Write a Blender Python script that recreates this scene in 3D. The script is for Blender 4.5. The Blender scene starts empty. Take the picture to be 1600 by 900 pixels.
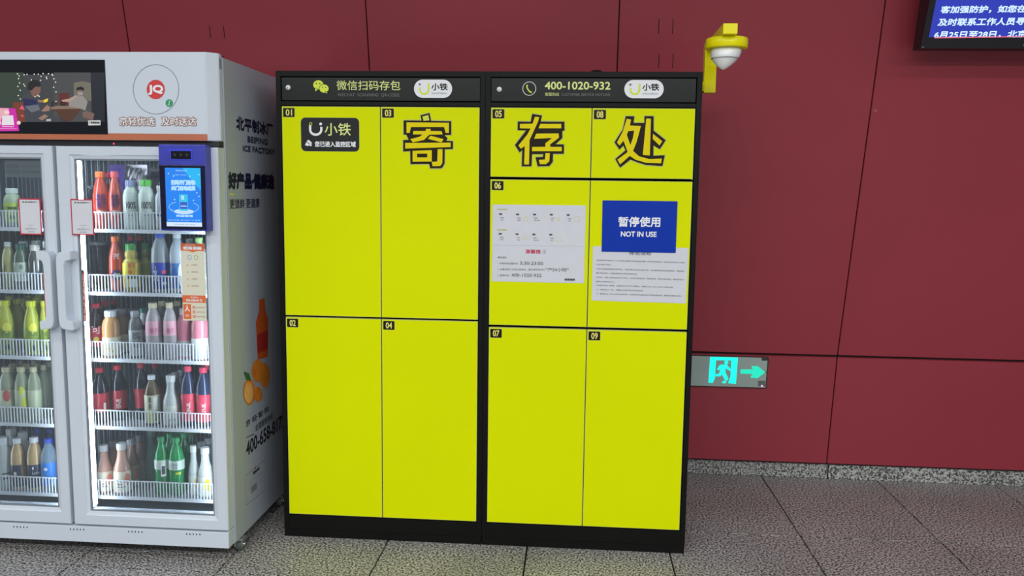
import bpy, bmesh, math, random
from math import sin, cos, pi, radians
from mathutils import Vector, Matrix
from mathutils.geometry import tessellate_polygon
random.seed(7)
SC = bpy.context.scene
COL = SC.collection

# ------------------------------------------------------------------ camera
FPX = 1300.0
CAM = Vector((1.2446, -3.4236, 1.5256))
YAW, PITCH, ROLL = -0.0745, 0.1175, 0.0132
_f = Vector((sin(YAW)*cos(PITCH), cos(YAW)*cos(PITCH), -sin(PITCH)))
_r = Vector((cos(YAW), -sin(YAW), 0))
_u = _r.cross(_f)
R_ = cos(ROLL)*_r + sin(ROLL)*_u
U_ = -sin(ROLL)*_r + cos(ROLL)*_u
cam = bpy.data.objects.new('camera', bpy.data.cameras.new('camera'))
COL.objects.link(cam)
cam.data.sensor_width = 36.0
cam.data.lens = FPX/1600*36
cam.data.clip_start = 0.05
cam.matrix_world = Matrix(((R_.x, U_.x, -_f.x, CAM.x), (R_.y, U_.y, -_f.y, CAM.y), (R_.z, U_.z, -_f.z, CAM.z), (0, 0, 0, 1)))
SC.camera = cam

# ------------------------------------------------------------------ light
world = bpy.data.worlds.new('world'); SC.world = world; world.use_nodes = True
bg = world.node_tree.nodes['Background']
bg.inputs[0].default_value = (0.82, 0.90, 1.0, 1); bg.inputs[1].default_value = 0.25
def area(name, loc, rot, sx, sy, power, col=(1, 1, 1)):
    l = bpy.data.lights.new(name, 'AREA'); l.shape = 'RECTANGLE'; l.size = sx; l.size_y = sy
    l.energy = power; l.color = col
    o = bpy.data.objects.new(name, l); COL.objects.link(o); o.location = loc; o.rotation_euler = rot
    return o
area('hall_tube_light', (1.2, -2.3, 3.45), (0, 0, 0), 9.0, 0.22, 88, (0.97, 1.0, 0.98))
area('hall_tube_light', (1.2, -5.2, 3.45), (0, 0, 0), 9.0, 0.22, 385, (0.97, 1.0, 0.98))
area('hall_tube_light', (1.2, -8.6, 3.45), (0, 0, 0), 9.0, 0.22, 320, (0.97, 1.0, 0.98))
SC.view_settings.view_transform = 'Standard'
SC.view_settings.look = 'None'
SC.view_settings.gamma = 1.0
SC.view_settings.exposure = 0.0
SC.view_settings.use_curve_mapping = False
SC.cycles.transparent_max_bounces = 32
SC.cycles.max_bounces = 10

# ------------------------------------------------------------------ planes that pixels are measured on
class Pl:
    def __init__(s, o, u, v):
        s.o = Vector(o); s.u = Vector(u).normalized(); s.v = Vector(v).normalized(); s.n = s.u.cross(s.v)
    def at(s, x, y):
        d = R_*(x-800) - U_*(y-450) + _f*FPX
        P = CAM + d*((s.o-CAM).dot(s.n)/d.dot(s.n)) - s.o
        return (P.dot(s.u), P.dot(s.v))
    def w(s, a, b, c=0.0):
        return s.o + s.u*a + s.v*b + s.n*c
def YP(Y): return Pl((0, Y, 0), (1, 0, 0), (0, 0, 1))
LK = YP(0.0)                       # locker front
FR = YP(-0.281)                    # fridge front
SIDE = Pl((-0.126, 0, 0), (0, 1, 0), (0, 0, 1))
WT1, WT2, SEAM, SEAMY = 0.12, 0.22, 0.688, 0.947
WLO = Pl((0, SEAMY+WT1*SEAM, 0), (1, 0, 0), (0, -WT1, 1))
WUP = Pl((0, SEAMY+WT2*SEAM, 0), (1, 0, 0), (0, -WT2, 1))
TVP = Pl((0, 0.4+0.35*2.3, 0), (1, 0, 0), (0, -0.35, 1))

# ------------------------------------------------------------------ materials
def lin(c):
    return tuple((x/12.92 if x <= .04045 else ((x+.055)/1.055)**2.4) for x in (v/255 for v in c)) + (1,)
_mats = {}
def M(name, col, rough=.5, metal=0, emit=None, es=1.0, var=.04, scale=6, coat=0, spec=.5, bump=0, bscale=80):
    if name in _mats: return _mats[name]
    m = bpy.data.materials.new(name); m.use_nodes = True; nt = m.node_tree; b = nt.nodes['Principled BSDF']
    c = lin(col); b.inputs['Roughness'].default_value = rough; b.inputs['Metallic'].default_value = metal
    b.inputs['Specular IOR Level'].default_value = spec
    b.inputs['Coat Weight'].default_value = coat
    b.inputs['Base Color'].default_value = c
    if var:
        n = nt.nodes.new('ShaderNodeTexNoise'); n.inputs['Scale'].default_value = scale; n.inputs['Detail'].default_value = 3
        tc = nt.nodes.new('ShaderNodeTexCoord'); nt.links.new(tc.outputs['Object'], n.inputs['Vector'])
        r = nt.nodes.new('ShaderNodeValToRGB')
        r.color_ramp.elements[0].position = .3; r.color_ramp.elements[1].position = .7
        r.color_ramp.elements[0].color = tuple(x*(1-var) for x in c[:3])+(1,)
        r.color_ramp.elements[1].color = tuple(min(1, x*(1+var)) for x in c[:3])+(1,)
        nt.links.new(n.outputs[0], r.inputs[0]); nt.links.new(r.outputs[0], b.inputs['Base Color'])
    if bump:
        n2 = nt.nodes.new('ShaderNodeTexNoise'); n2.inputs['Scale'].default_value = bscale
        bp = nt.nodes.new('ShaderNodeBump'); bp.inputs['Strength'].default_value = bump; bp.inputs['Distance'].default_value = .002
        tc = nt.nodes.new('ShaderNodeTexCoord'); nt.links.new(tc.outputs['Object'], n2.inputs['Vector'])
        nt.links.new(n2.outputs[0], bp.inputs['Height']); nt.links.new(bp.outputs[0], b.inputs['Normal'])
    if emit:
        b.inputs['Emission Color'].default_value = lin(emit); b.inputs['Emission Strength'].default_value = es
    _mats[name] = m
    return m
def E(name, col, s=1.0):            # lit pixels of a screen / lamp
    return M(name, (10, 10, 12), rough=.25, emit=col, es=s, var=0)
def CLEAR(name, col, alpha, rough=.12):   # thin clear plastic or glass: part see-through, part glossy tinted body
    if name in _mats: return _mats[name]
    m = bpy.data.materials.new(name); m.use_nodes = True; nt = m.node_tree; b = nt.nodes['Principled BSDF']
    out = nt.nodes['Material Output']
    b.inputs['Base Color'].default_value = lin(col); b.inputs['Roughness'].default_value = rough
    b.inputs['Coat Weight'].default_value = .4
    t = nt.nodes.new('ShaderNodeBsdfTransparent')
    k = [min(1, x*.5+.55) for x in lin(col)[:3]]
    t.inputs[0].default_value = (*k, 1)
    lw = nt.nodes.new('ShaderNodeLayerWeight'); lw.inputs[0].default_value = .35
    mr = nt.nodes.new('ShaderNodeMapRange'); mr.inputs['To Min'].default_value = alpha; mr.inputs['To Max'].default_value = min(1, alpha+.55)
    nt.links.new(lw.outputs['Facing'], mr.inputs['Value'])
    mx = nt.nodes.new('ShaderNodeMixShader')
    nt.links.new(mr.outputs[0], mx.inputs[0]); nt.links.new(t.outputs[0], mx.inputs[1]); nt.links.new(b.outputs[0], mx.inputs[2])
    nt.links.new(mx.outputs[0], out.inputs[0])
    _mats[name] = m
    return m
def granite(name, dark, light, scale):
    m = bpy.data.materials.new(name); m.use_nodes = True; nt = m.node_tree; b = nt.nodes['Principled BSDF']
    g = nt.nodes.new('ShaderNodeNewGeometry')
    n = nt.nodes.new('ShaderNodeTexNoise'); n.inputs['Scale'].default_value = scale; n.inputs['Detail'].default_value = 4; n.inputs['Roughness'].default_value = .65
    nt.links.new(g.outputs['Position'], n.inputs['Vector'])
    r = nt.nodes.new('ShaderNodeValToRGB'); r.color_ramp.elements[0].position = .44; r.color_ramp.elements[1].position = .56
    r.color_ramp.elements[0].color = lin(dark); r.color_ramp.elements[1].color = lin(light)
    nt.links.new(n.outputs[0], r.inputs[0])
    n2 = nt.nodes.new('ShaderNodeTexNoise'); n2.inputs['Scale'].default_value = 2.2; n2.inputs['Detail'].default_value = 4
    nt.links.new(g.outputs['Position'], n2.inputs['Vector'])
    mr = nt.nodes.new('ShaderNodeMapRange'); mr.inputs['From Min'].default_value = .3; mr.inputs['From Max'].default_value = .7
    mr.inputs['To Min'].default_value = .84; mr.inputs['To Max'].default_value = 1.12
    nt.links.new(n2.outputs[0], mr.inputs['Value'])
    mx = nt.nodes.new('ShaderNodeVectorMath'); mx.operation = 'SCALE'
    nt.links.new(r.outputs[0], mx.inputs[0]); nt.links.new(mr.outputs[0], mx.inputs['Scale'])
    nt.links.new(mx.outputs[0], b.inputs['Base Color'])
    b.inputs['Roughness'].default_value = .42
    bp = nt.nodes.new('ShaderNodeBump'); bp.inputs['Strength'].default_value = .15; bp.inputs['Distance'].default_value = .002
    nt.links.new(n.outputs[0], bp.inputs['Height']); nt.links.new(bp.outputs[0], b.inputs['Normal'])
    _mats[name] = m
    return m

FLOOR_M = granite('floor granite', (52, 50, 50), (182, 177, 174), 110)
BASE_M = granite('baseboard granite', (62, 62, 63), (188, 187, 183), 110)
GROUT = M('dark joint', (22, 20, 20), .9)
RED = M('dark red enamel panel', (156, 56, 68), .33, var=.05, scale=1.2, spec=.4)
REDGAP = M('shadowed joint backing', (30, 12, 14), .8)
BLACK = M('black powder coat', (13, 14, 12), .45, var=.08, spec=.16)
BLACKH = M('black gloss header film', (18, 20, 20), .3, var=.05, spec=.25)
YEL = M('yellow green vinyl film', (217, 225, 0), .45, var=.015, scale=2, spec=.06)
PALE = M('pale film edge', (186, 190, 110), .5, spec=.2)
PLATE = M('black number plate', (26, 22, 10), .4, var=0, spec=.2)
GOLD = M('gold print', (228, 208, 0), .45, var=0, spec=.15)
DIGIT = M('pale gold digits', (226, 214, 110), .5, var=0)
INK = M('black print', (36, 28, 14), .5, var=0, spec=.15)
LIME = M('lime print', (214, 226, 60), .5, var=0)
LIMEP = M('pale lime print', (220, 228, 140), .5, var=0)
WHT = M('white print', (232, 232, 236), .5, var=0)
GRYP = M('grey print', (120, 122, 122), .5, var=0)
DGRYP = M('dim grey print', (104, 106, 106), .5, var=0)
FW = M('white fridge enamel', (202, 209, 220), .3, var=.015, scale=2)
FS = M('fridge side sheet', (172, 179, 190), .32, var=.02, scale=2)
FGRY = M('grey fridge gasket', (120, 126, 134), .6)
BLUEP = M('deep blue plastic', (54, 60, 168), .35, var=.1, scale=25)
BLUED = M('dark blue plastic', (24, 26, 96), .3)
CHROME = M('brushed steel', (190, 192, 194), .3, metal=1)
YPL = M('glossy yellow steel', (244, 232, 0), .25, coat=.3, spec=.2, var=.02)

# ------------------------------------------------------------------ object helpers
def link(name, me, mat=None, parent=None, smooth=False):
    o = bpy.data.objects.new(name, me); COL.objects.link(o)
    if mat and not me.materials: me.materials.append(mat)
    if smooth:
        for p in me.polygons: p.use_smooth = True
    if parent:
        o.parent = parent
        if parent.type == 'EMPTY' and not parent.get('_local'): o.location = -Vector(parent.location)
    return o
def thing(name, loc, label=None, cat=None, group=None, kind=None):
    o = bpy.data.objects.new(name, None); COL.objects.link(o); o.location = loc; o.empty_display_size = .05
    return tag(o, label, cat, group, kind)
def tag(o, label=None, cat=None, group=None, kind=None):
    if label: o['label'] = label
    if cat: o['category'] = cat
    if group: o['group'] = group
    if kind: o['kind'] = kind
    return o
def bm_me(bm, name='m'):
    me = bpy.data.meshes.new(name); bm.normal_update(); bm.to_mesh(me); bm.free(); return me
def box_into(bm, x0, x1, y0, y1, z0, z1):
    vs = [bm.verts.new((x, y, z)) for z in (z0, z1) for y in (y0, y1) for x in (x0, x1)]
    for f in ((0, 2, 3, 1), (4, 5, 7, 6), (0, 1, 5, 4), (2, 6, 7, 3), (0, 4, 6, 2), (1, 3, 7, 5)):
        bm.faces.new([vs[i] for i in f])
def box(name, x0, x1, y0, y1, z0, z1, mat, parent=None, bev=0.0, seg=2):
    bm = bmesh.new(); box_into(bm, x0, x1, y0, y1, z0, z1)
    if bev: bmesh.ops.bevel(bm, geom=bm.edges[:], offset=bev, segments=seg, affect='EDGES', profile=.5)
    return link(name, bm_me(bm, name), mat, parent)
def boxes(name, L, mat, parent=None, bev=0.0):
    bm = bmesh.new()
    for b in L: box_into(bm, *b)
    if bev: bmesh.ops.bevel(bm, geom=bm.edges[:], offset=bev, segments=2, affect='EDGES')
    return link(name, bm_me(bm, name), mat, parent)
def prism_into(bm, pl, ab, c0, c1):
    n = len(ab)
    lo = [bm.verts.new(pl.w(a, b, c0)) for a, b in ab]; hi = [bm.verts.new(pl.w(a, b, c1)) for a, b in ab]
    bm.faces.new(hi); bm.faces.new(lo[::-1])
    for i in range(n): bm.faces.new((lo[i], lo[(i+1) % n], hi[(i+1) % n], hi[i]))
def prism(name, pl, ab, c0, c1, mat, parent=None, bev=0):
    bm = bmesh.new(); prism_into(bm, pl, ab, c0, c1)
    bmesh.ops.recalc_face_normals(bm, faces=bm.faces[:])
    if bev: bmesh.ops.bevel(bm, geom=bm.edges[:], offset=bev, segments=2, affect='EDGES')
    return link(name, bm_me(bm, name), mat, parent)
def flats(name, pl, polys, lift, mat, parent=None, px=True, joined=False):
    """flat print: outlines slightly proud of the surface; each outline its own part unless they are many and tiny"""
    if 1 < len(polys) <= 9 and not joined:
        return [flats(name, pl, [P], lift, mat, parent, px) for P in polys][0]
    vs, fs = [], []
    for P in polys:
        ab = [pl.at(*q) if px else q for q in P]
        b = len(vs)
        vs += [tuple(pl.w(x, y, lift)) for x, y in ab]
        for t in tessellate_polygon([[Vector((x, y, 0)) for x, y in ab]]):
            (x0, y0), (x1, y1), (x2, y2) = [ab[i] for i in t]
            if (x1-x0)*(y2-y0)-(x2-x0)*(y1-y0) < 0: t = t[::-1]
            fs.append(tuple(b+i for i in t))
    me = bpy.data.meshes.new(name); me.from_pydata(vs, [], fs); me.update()
    o = link(name, me, mat, parent)
    if len(polys) > 9: o['kind'] = 'stuff'
    return o
def rc(x0, y0, x1, y1): return [(x0, y0), (x1, y0), (x1, y1), (x0, y1)]
def rect(pl, x0, y0, x1, y1):       # px bbox -> straight rectangle in the plane
    c = [pl.at(*q) for q in rc(x0, y0, x1, y1)]
    return ((c[0][0]+c[3][0])/2, (c[2][1]+c[3][1])/2, (c[1][0]+c[2][0])/2, (c[0][1]+c[1][1])/2)
def rrect(a0, b0, a1, b1, r, n=5):
    out = []
    for cx, cy, t0 in ((a1-r, b0+r, -90), (a1-r, b1-r, 0), (a0+r, b1-r, 90), (a0+r, b0+r, 180)):
        for i in range(n+1):
            t = radians(t0+90*i/n); out.append((cx+r*cos(t), cy+r*sin(t)))
    return out
def ell(cx, cy, rx, ry=None, n=28, t0=0, t1=360):
    ry = ry or rx
    full = abs(t1-t0) >= 360
    return [(cx+rx*cos(radians(t0+(t1-t0)*i/(n if full else n-1))), cy+ry*sin(radians(t0+(t1-t0)*i/(n if full else n-1)))) for i in range(n)]
def ribbon_into(bm, pl, pts, w, lift, closed=False):
    n = len(pts)
    L = []
    for i in range(n):
        a = Vector(pts[(i-1) % n] if (closed or i > 0) else pts[i]); b = Vector(pts[(i+1) % n] if (closed or i < n-1) else pts[i])
        d = (b-a); d = d.normalized() if d.length else Vector((1, 0)); nn = Vector((-d.y, d.x))*w/2
        p = Vector(pts[i]); L.append((bm.verts.new(pl.w(*(p+nn), lift)), bm.verts.new(pl.w(*(p-nn), lift))))
    for i in range(n if closed else n-1):
        a, b = L[i], L[(i+1) % n]; bm.faces.new((a[1], b[1], b[0], a[0]))
def ribbon(name, pl, lists, w, lift, mat, parent=None, closed=False, px=True):
    bm = bmesh.new()
    for pts in lists:
        ribbon_into(bm, pl, [pl.at(*p) if px else p for p in pts], w, lift, closed)
    return link(name, bm_me(bm, name), mat, parent)
_tc = {}
def glyphs(s):
    """flat triangles of a string at unit size: (verts2d, faces, bbox)"""
    if s in _tc: return _tc[s]
    c = bpy.data.curves.new('t', 'FONT'); c.body = s; c.resolution_u = 3
    o = bpy.data.objects.new('t', c); COL.objects.link(o)
    dg = bpy.context.evaluated_depsgraph_get(); me = bpy.data.meshes.new_from_object(o.evaluated_get(dg))
    V = [(v.co.x, v.co.y) for v in me.vertices]; F = [tuple(p.vertices) for p in me.polygons]
    bpy.data.objects.remove(o); bpy.data.curves.remove(c); bpy.data.meshes.remove(me)
    xs = [v[0] for v in V]; ys = [v[1] for v in V]
    _tc[s] = (V, F, (min(xs), min(ys), max(xs), max(ys)))
    return _tc[s]
def text(name, pl, s, BL, BR, TL, mat, parent=None, lift=.0012, bold=0.0, px=True, jit=8):
    """string fitted between bottom-left, bottom-right and top-left points (pixels on the plane)"""
    V, F, (x0, y0, x1, y1) = glyphs(s)
    bl, br, tl = [Vector(pl.at(*q)) if px else Vector(q) for q in (BL, BR, TL)]
    ex = (br-bl)/(x1-x0); ey = (tl-bl)/(y1-y0)
    offs = [(0, 0)] + ([(bold*cos(2*pi*k/jit), bold*sin(2*pi*k/jit)) for k in range(jit)] if bold else [])
    vs, fs = [], []
    for k, (dx, dy) in enumerate(offs):
        b = len(vs)
        for x, y in V:
            q = bl + ex*(x-x0) + ey*(y-y0)
            vs.append(pl.w(q.x+dx, q.y+dy, lift+k*.00003))
        fs += [tuple(b+i for i in f) for f in F]
    me = bpy.data.meshes.new(name); me.from_pydata([tuple(v) for v in vs], [], fs); me.update()
    return link(name, me, mat, parent)
def textb(name, pl, s, x0, y0, x1, y1, mat, parent=None, **k):   # bbox in pixels
    a0, b0, a1, b1 = rect(pl, x0, y0, x1, y1)
    return text(name, pl, s, (a0, b0), (a1, b0), (a0, b1), mat, parent, px=False, **k)
def lathe(name, prof, mat, parent=None, n=24, shift=None, cap0=True):
    """prof: (radius, z) pairs, local origin"""
    vs, fs = [], []
    for r, z in prof:
        for i in range(n):
            t = 2*pi*i/n; vs.append((r*cos(t), r*sin(t), z))
    m = len(prof)
    for j in range(m-1):
        for i in range(n):
            a, b = j*n+i, j*n+(i+1) % n; fs.append((a, b, b+n, a+n))
    if cap0: fs.append(tuple(range(n))[::-1])
    fs.append(tuple((m-1)*n+i for i in range(n)))
    if shift: vs = [shift(Vector(v)) for v in vs]
    me = bpy.data.meshes.new(name); me.from_pydata([tuple(v) for v in vs], [], fs); me.update()
    return link(name, me, mat, parent, smooth=True)
def tube(name, p0, p1, r, mat, parent=None, n=12):
    p0, p1 = Vector(p0), Vector(p1); d = (p1-p0).normalized(); a = d.orthogonal().normalized(); b = d.cross(a)
    bm = bmesh.new(); L = [[bm.verts.new(p+a*r*cos(2*pi*i/n)+b*r*sin(2*pi*i/n)) for i in range(n)] for p in (p0, p1)]
    for i in range(n): bm.faces.new((L[0][i], L[0][(i+1) % n], L[1][(i+1) % n], L[1][i]))
    bm.faces.new(L[0][::-1]); bm.faces.new(L[1])
    bmesh.ops.recalc_face_normals(bm, faces=bm.faces[:])
    o = link(name, bm_me(bm, name), mat, parent)
    return o

# ================================================================== SETTING
# floor: granite tiles on a bed
bm = bmesh.new(); box_into(bm, -6, 9, -7.5, 1.25, -.06, -.012)
floor = link('floor', bm_me(bm, 'floor'), GROUT); tag(floor, 'speckled grey granite tile floor', kind='structure')
TS = 0.607
_tile = {}
def tile_mesh(w, d):
    if (w, d) in _tile: return _tile[(w, d)]
    bm = bmesh.new(); g = .0036; box_into(bm, g, w-g, g, d-g, -.012, 0)
    bmesh.ops.bevel(bm, geom=[e for e in bm.edges if all(v.co.z > -.001 for v in e.verts)], offset=.0004, segments=1, affect='EDGES')
    me = bm_me(bm, 'tile'); me.materials.append(FLOOR_M); _tile[(w, d)] = me; return me
rows = [(.235, .802)] + [(.235-TS*k, TS) for k in range(1, 12)]
for (y0, d) in rows:
    for i in range(-8, 12):
        o = link('tile', tile_mesh(TS, d), None, floor); o.location = (.462+TS*i, y0, 0)
# wall
wall = thing('wall_back', (1.2, .95, 0), 'dark red enamelled metal panel wall leaning outward towards the top', kind='structure')
JX = [.235+1.192*k for k in range(-5, 8)]
up_top = 3.55
for k in range(len(JX)-1):
    a0, a1 = JX[k]+.0028, JX[k+1]-.0028
    for pl, b0, b1, nm in ((WLO, .089*1.0072, .6805*1.0072, 'wall_panel'), (WUP, .694*1.024, up_top, 'wall_panel')):
        prism(nm, pl, rrect(a0, b0, a1, b1, .003, 1), -.02, 0, RED, wall, bev=.0018)
prism('joint_backing', WLO, [(JX[0], .09), (JX[-1], .09), (JX[-1], .75), (JX[0], .75)], -.05, -.018, REDGAP, wall)
prism('joint_backing', WUP, [(JX[0], .68), (JX[-1], .68), (JX[-1], up_top), (JX[0], up_top)], -.05, -.018, REDGAP, wall)
prism('bottom_shade_strip', WLO, [(JX[0], .083), (JX[-1], .083), (JX[-1], .089), (JX[0], .089)], -.03, -.002, REDGAP, wall)  # dark strip put in for the shadow under the panels
# little access hatches cut in the panels
for xs, ya, yb in (((1030, 1052), 30, 106), ((327, 349), 40, 106)):
    for x in xs:
        for f0, f1 in ((0, .30), (.72, 1)):
            p0 = WUP.at(x, ya+(yb-ya)*f0); p1 = WUP.at(x, ya+(yb-ya)*f1)
            prism('hatch_slot', WUP, [(p0[0]-.002, p1[1]), (p0[0]+.002, p1[1]), (p0[0]+.002, p0[1]), (p0[0]-.002, p0[1])], -.003, .0003, REDGAP, wall)
s0 = WUP.at(1368, 173)
prism('panel_chip', WUP, ell(s0[0], s0[1], .008, n=10), -.002, .0006, M('worn enamel', (170, 92, 92), .5), wall)
# granite baseboard
bb = thing('baseboard_back', (1.2, 1.04, 0), 'speckled grey granite skirting slabs under the red wall', kind='structure')
SX = [2.633+1.192*k for k in range(-5, 5)]
for k in range(len(SX)-1):
    dy = .004 if k % 2 else 0
    box('slab', SX[k]+.003, SX[k+1]-.003, 1.035-dy, 1.075, .0, .105, BASE_M, bb, bev=.0015)
box('slab_backing', SX[0], SX[-1], 1.06, 1.09, 0, .11, GROUT, bb)

# ================================================================== LOCKERS
Z_T, Z_D, Z_B = 2.0, 1.8565, .1034
def locker(name, x0, x1, label):
    t = thing(name, ((x0+x1)/2, .25, 0), label, 'locker')
    # carcass: side panels, back, top, bottom rail, plinth as one welded sheet-metal body
    L = [(x0, x0+.021, 0, .5, .035, Z_T), (x1-.021, x1, 0, .5, .035, Z_T), (x0+.021, x1-.021, .48, .5, .035, Z_T),
         (x0+.021, x1-.021, 0, .48, Z_T-.022, Z_T), (x0+.021, x1-.021, 0, .48, .035, Z_B-.004), (x0+.021, x1-.021, 0, .48, Z_D+.004, Z_D+.02),
         (x0+.001, x1-.001, .001, .46, 0, .035)]
    boxes('cabinet_body', L, BLACK, t, bev=.0012)
    return t
LKL = locker('luggage_locker', 0.0, .8705, 'left black luggage locker with four tall yellow doors, beside the white fridge')
LKR = locker('luggage_locker', .8715, 1.7375, 'right black luggage locker with paper notices and six yellow doors, beside the red wall')
def door(t, x0, x1, z0, z1, num, film=YEL):
    d = box('door', x0, x1, .0, .018, z0, z1, PALE, t, bev=.001)
    flats('yellow_film', LK, [rrect(x0+.0018, z0+.002, x1-.0018, z1-.002, .0015, 1)], .0004, YEL, d, px=False)
    if num:
        a0, b1 = x0+.0065, z1-.0075
        prism('number_plate', LK, rrect(a0, b1-.036, a0+.0475, b1, .0025, 2), .0003, .0014, PLATE, d)
        g = .0135
        text('number', LK, num, (a0+g-.002, b1-.0305), (a0+.037, b1-.0305), (a0+g-.002, b1-.0055), DIGIT, d, px=False, lift=.0017, bold=.0009)
        ribbon('plate_edge', LK, [rrect(a0-.001, b1-.037, a0+.0485, b1+.001, .003, 2)], .0012, .0007, PALE, d, closed=True, px=False)
    return d
d01 = door(LKL, .0236, .4365, .983, Z_D, '01'); d03 = door(LKL, .4395, .8474, .983, Z_D, '03')
d02 = door(LKL, .0236, .4365, Z_B, .9755, '02'); d04 = door(LKL, .4395, .8474, Z_B, .9755, '04')
d05 = door(LKR, .8942, 1.3017, 1.5775, Z_D, '05'); d08 = door(LKR, 1.3043, 1.7128, 1.5775, Z_D, '08')
d06 = door(LKR, .8942, 1.3017, .9635, 1.5675, '06'); d10 = door(LKR, 1.3043, 1.7128, .9635, 1.5675, None)
d07 = door(LKR, .8942, 1.3017, Z_B, .9535, '07'); d09 = door(LKR, 1.3043, 1.7128, Z_B, .9535, '09')
for t, x0, x1 in ((LKL, .024, .848), (LKR, .894, 1.713)):
    box('header_panel', x0, x1, .003, .02, 1.881, 1.974, BLACKH, t, bev=.001)
HP = YP(.003)
def logo_pill(t, x0, y0, x1, y1):
    a0, b0, a1, b1 = rect(HP, x0, y0, x1, y1)
    p = flats('logo_badge', HP, [rrect(a0, b0, a1, b1, (b1-b0)/2-.0005, 8)], .0012, WHT, t, px=False)
    w, h = a1-a0, b1-b0
    arc = [(a0+w*.27+w*.115*cos(radians(q)), b0+h*.47+h*.26*sin(radians(q))) for q in range(180, 361, 15)]
    arc = [(arc[0][0], b0+h*.56)] + arc + [(arc[-1][0], b0+h*.80)]
    ribbon('logo_curve', HP, [arc], w*.05, .0016, LIME, p, px=False)
    flats('logo_dot', HP, [ell(a0+w*.15, b0+h*.74, w*.03)], .0016, GRYP, p, px=False)
    text('logo_lettering', HP, '小铁', (a0+w*.46, b0+h*.42), (a0+w*.88, b0+h*.42), (a0+w*.46, b0+h*.80), INK, p, px=False, lift=.0016, bold=.0008)
    text('logo_lettering', HP, 'XIAOTIEBOX', (a0+w*.46, b0+h*.20), (a0+w*.87, b0+h*.20), (a0+w*.46, b0+h*.30), GRYP, p, px=False, lift=.0016)
logo_pill(LKL, 647, 124.5, 706.5, 153)
logo_pill(LKR, 975.5, 125, 1037, 153.5)
def header_lock(t, x, y):
    a, b = HP.at(x, y)
    o = lathe('lock', [(.0105, 0), (.0105, .003), (.0085, .0065), (.003, .007)], M('pale lock metal', (224, 226, 226), .4), t, n=20)
    o.location = Vector((a, .003, b)) - t.location; o.rotation_euler = (pi/2, 0, 0)
    s = flats('keyhole', HP, [[(a-.001, b-.006), (a+.001, b-.006), (a+.001, b+.001), (a-.001, b+.001)]], .0076, INK, t, px=False)
header_lock(LKL, 450.5, 136.8); header_lock(LKR, 780.3, 139.7)
# header left: chat bubbles and words
def bubbles(t, cx, cy, k, m):
    b = flats('chat_bubbles', HP, [ell(cx-4*k, cy-3*k, 8*k, 7*k), [(cx-9*k, cy+2*k), (cx-4*k, cy+3.5*k), (cx-8.5*k, cy+7.5*k)]], .0012, m, t)
    flats('bubble_edge', HP, [ell(cx+5*k, cy+3*k, 8*k, 7.2*k)], .0015, BLACKH, b)
    flats('chat_bubble', HP, [ell(cx+5*k, cy+3*k, 7.2*k, 6.4*k), [(cx+6*k, cy+8*k), (cx+10*k, cy+7*k), (cx+9.5*k, cy+11*k)]], .0018, m, b)
    flats('bubble_eye', HP, [ell(cx-7*k, cy-5*k, k), ell(cx-1.5*k, cy-5*k, k), ell(cx+2.5*k, cy+1*k, .8*k), ell(cx+7.5*k, cy+1*k, .8*k)], .0021, BLACKH, b)
bubbles(LKL, 501.5, 135.5, 1, LIME)
textb('lettering', HP, '微信扫码存包', 526, 126, 625.5, 141, LIMEP, LKL, bold=.0002)
textb('lettering', HP, 'WECHAT  SCANNING  QR-CODE', 527.5, 146, 624.5, 151.5, DGRYP, LKL)
a, b = HP.at(827, 138.5)
ribbon('phone_ring', HP, [ell(a, b, .0265, n=36)], .0028, .0012, M('pale ring print', (206, 208, 196), .5, var=0), LKR, closed=True, px=False)
ribbon('phone_sign', HP, [[(824, 132.5), (823.2, 136), (825, 140), (828, 143.5), (831, 144.3)]], .0052, .0012, LIME, LKR)
textb('lettering', HP, '400-1020-932', 851.5, 128, 953.5, 139.8, LIMEP, LKR, bold=.0009)
textb('lettering', HP, '客服热线', 851.5, 144.5, 873.5, 150, LIMEP, LKR)
textb('lettering', HP, 'CUSTOMER SERVICE HOTLINE', 877, 145.5, 953.5, 150, DGRYP, LKR)
# black sticker on door 01
def CP(pts, s, ox, oy): return [(ox+x/s, oy+y/s) for x, y in pts]
a0, b0, a1, b1 = rect(LK, 470.5, 184, 561.3, 236.5)
st = prism('warning_sticker', LK, rrect(a0, b0, a1, b1, .019, 6), .0003, .0010, M('charcoal sticker', (36, 38, 38), .4, var=0, spec=.2), d01)
ribbon('sticker_edge', LK, [rrect(a0, b0, a1, b1, .019, 6)], .0022, .0007, PALE, d01, closed=True, px=False)
z = lambda x, y: (430+x/4.706, 100+y/4.706)
arc = [z(258, 450)] + [z(299+41*cos(radians(q)), 484-36*sin(radians(q))) for q in range(180, 361, 15)] + [z(340, 462)]
ribbon('logo_curve', LK, [arc], .0095, .0016, WHT, d01)
flats('logo_dot', LK, [ell(*z(335, 441), 2.2)], .0016, WHT, d01)
ribbon('logo_ring', LK, [ell(*z(262, 440), 1.9, n=14)], .0022, .0016, LIME, d01, closed=True)
text('lettering', LK, '小铁', z(365, 526), z(556, 526), z(365, 435), LIMEP, d01, bold=.0005, lift=.0016)
text('lettering', LK, '您已进入监控区域', z(293, 608), z(592, 610), z(293, 569), WHT, d01, bold=.0008, lift=.0016)
flats('camera_sign', LK, [[z(245, 556), z(272, 580), z(262, 592), z(232, 570)], [z(230, 575), z(258, 594), z(238, 604), z(220, 596)], [z(258, 585), z(273, 596), z(262, 606), z(252, 600)]], .0016, WHT, d01)
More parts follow.
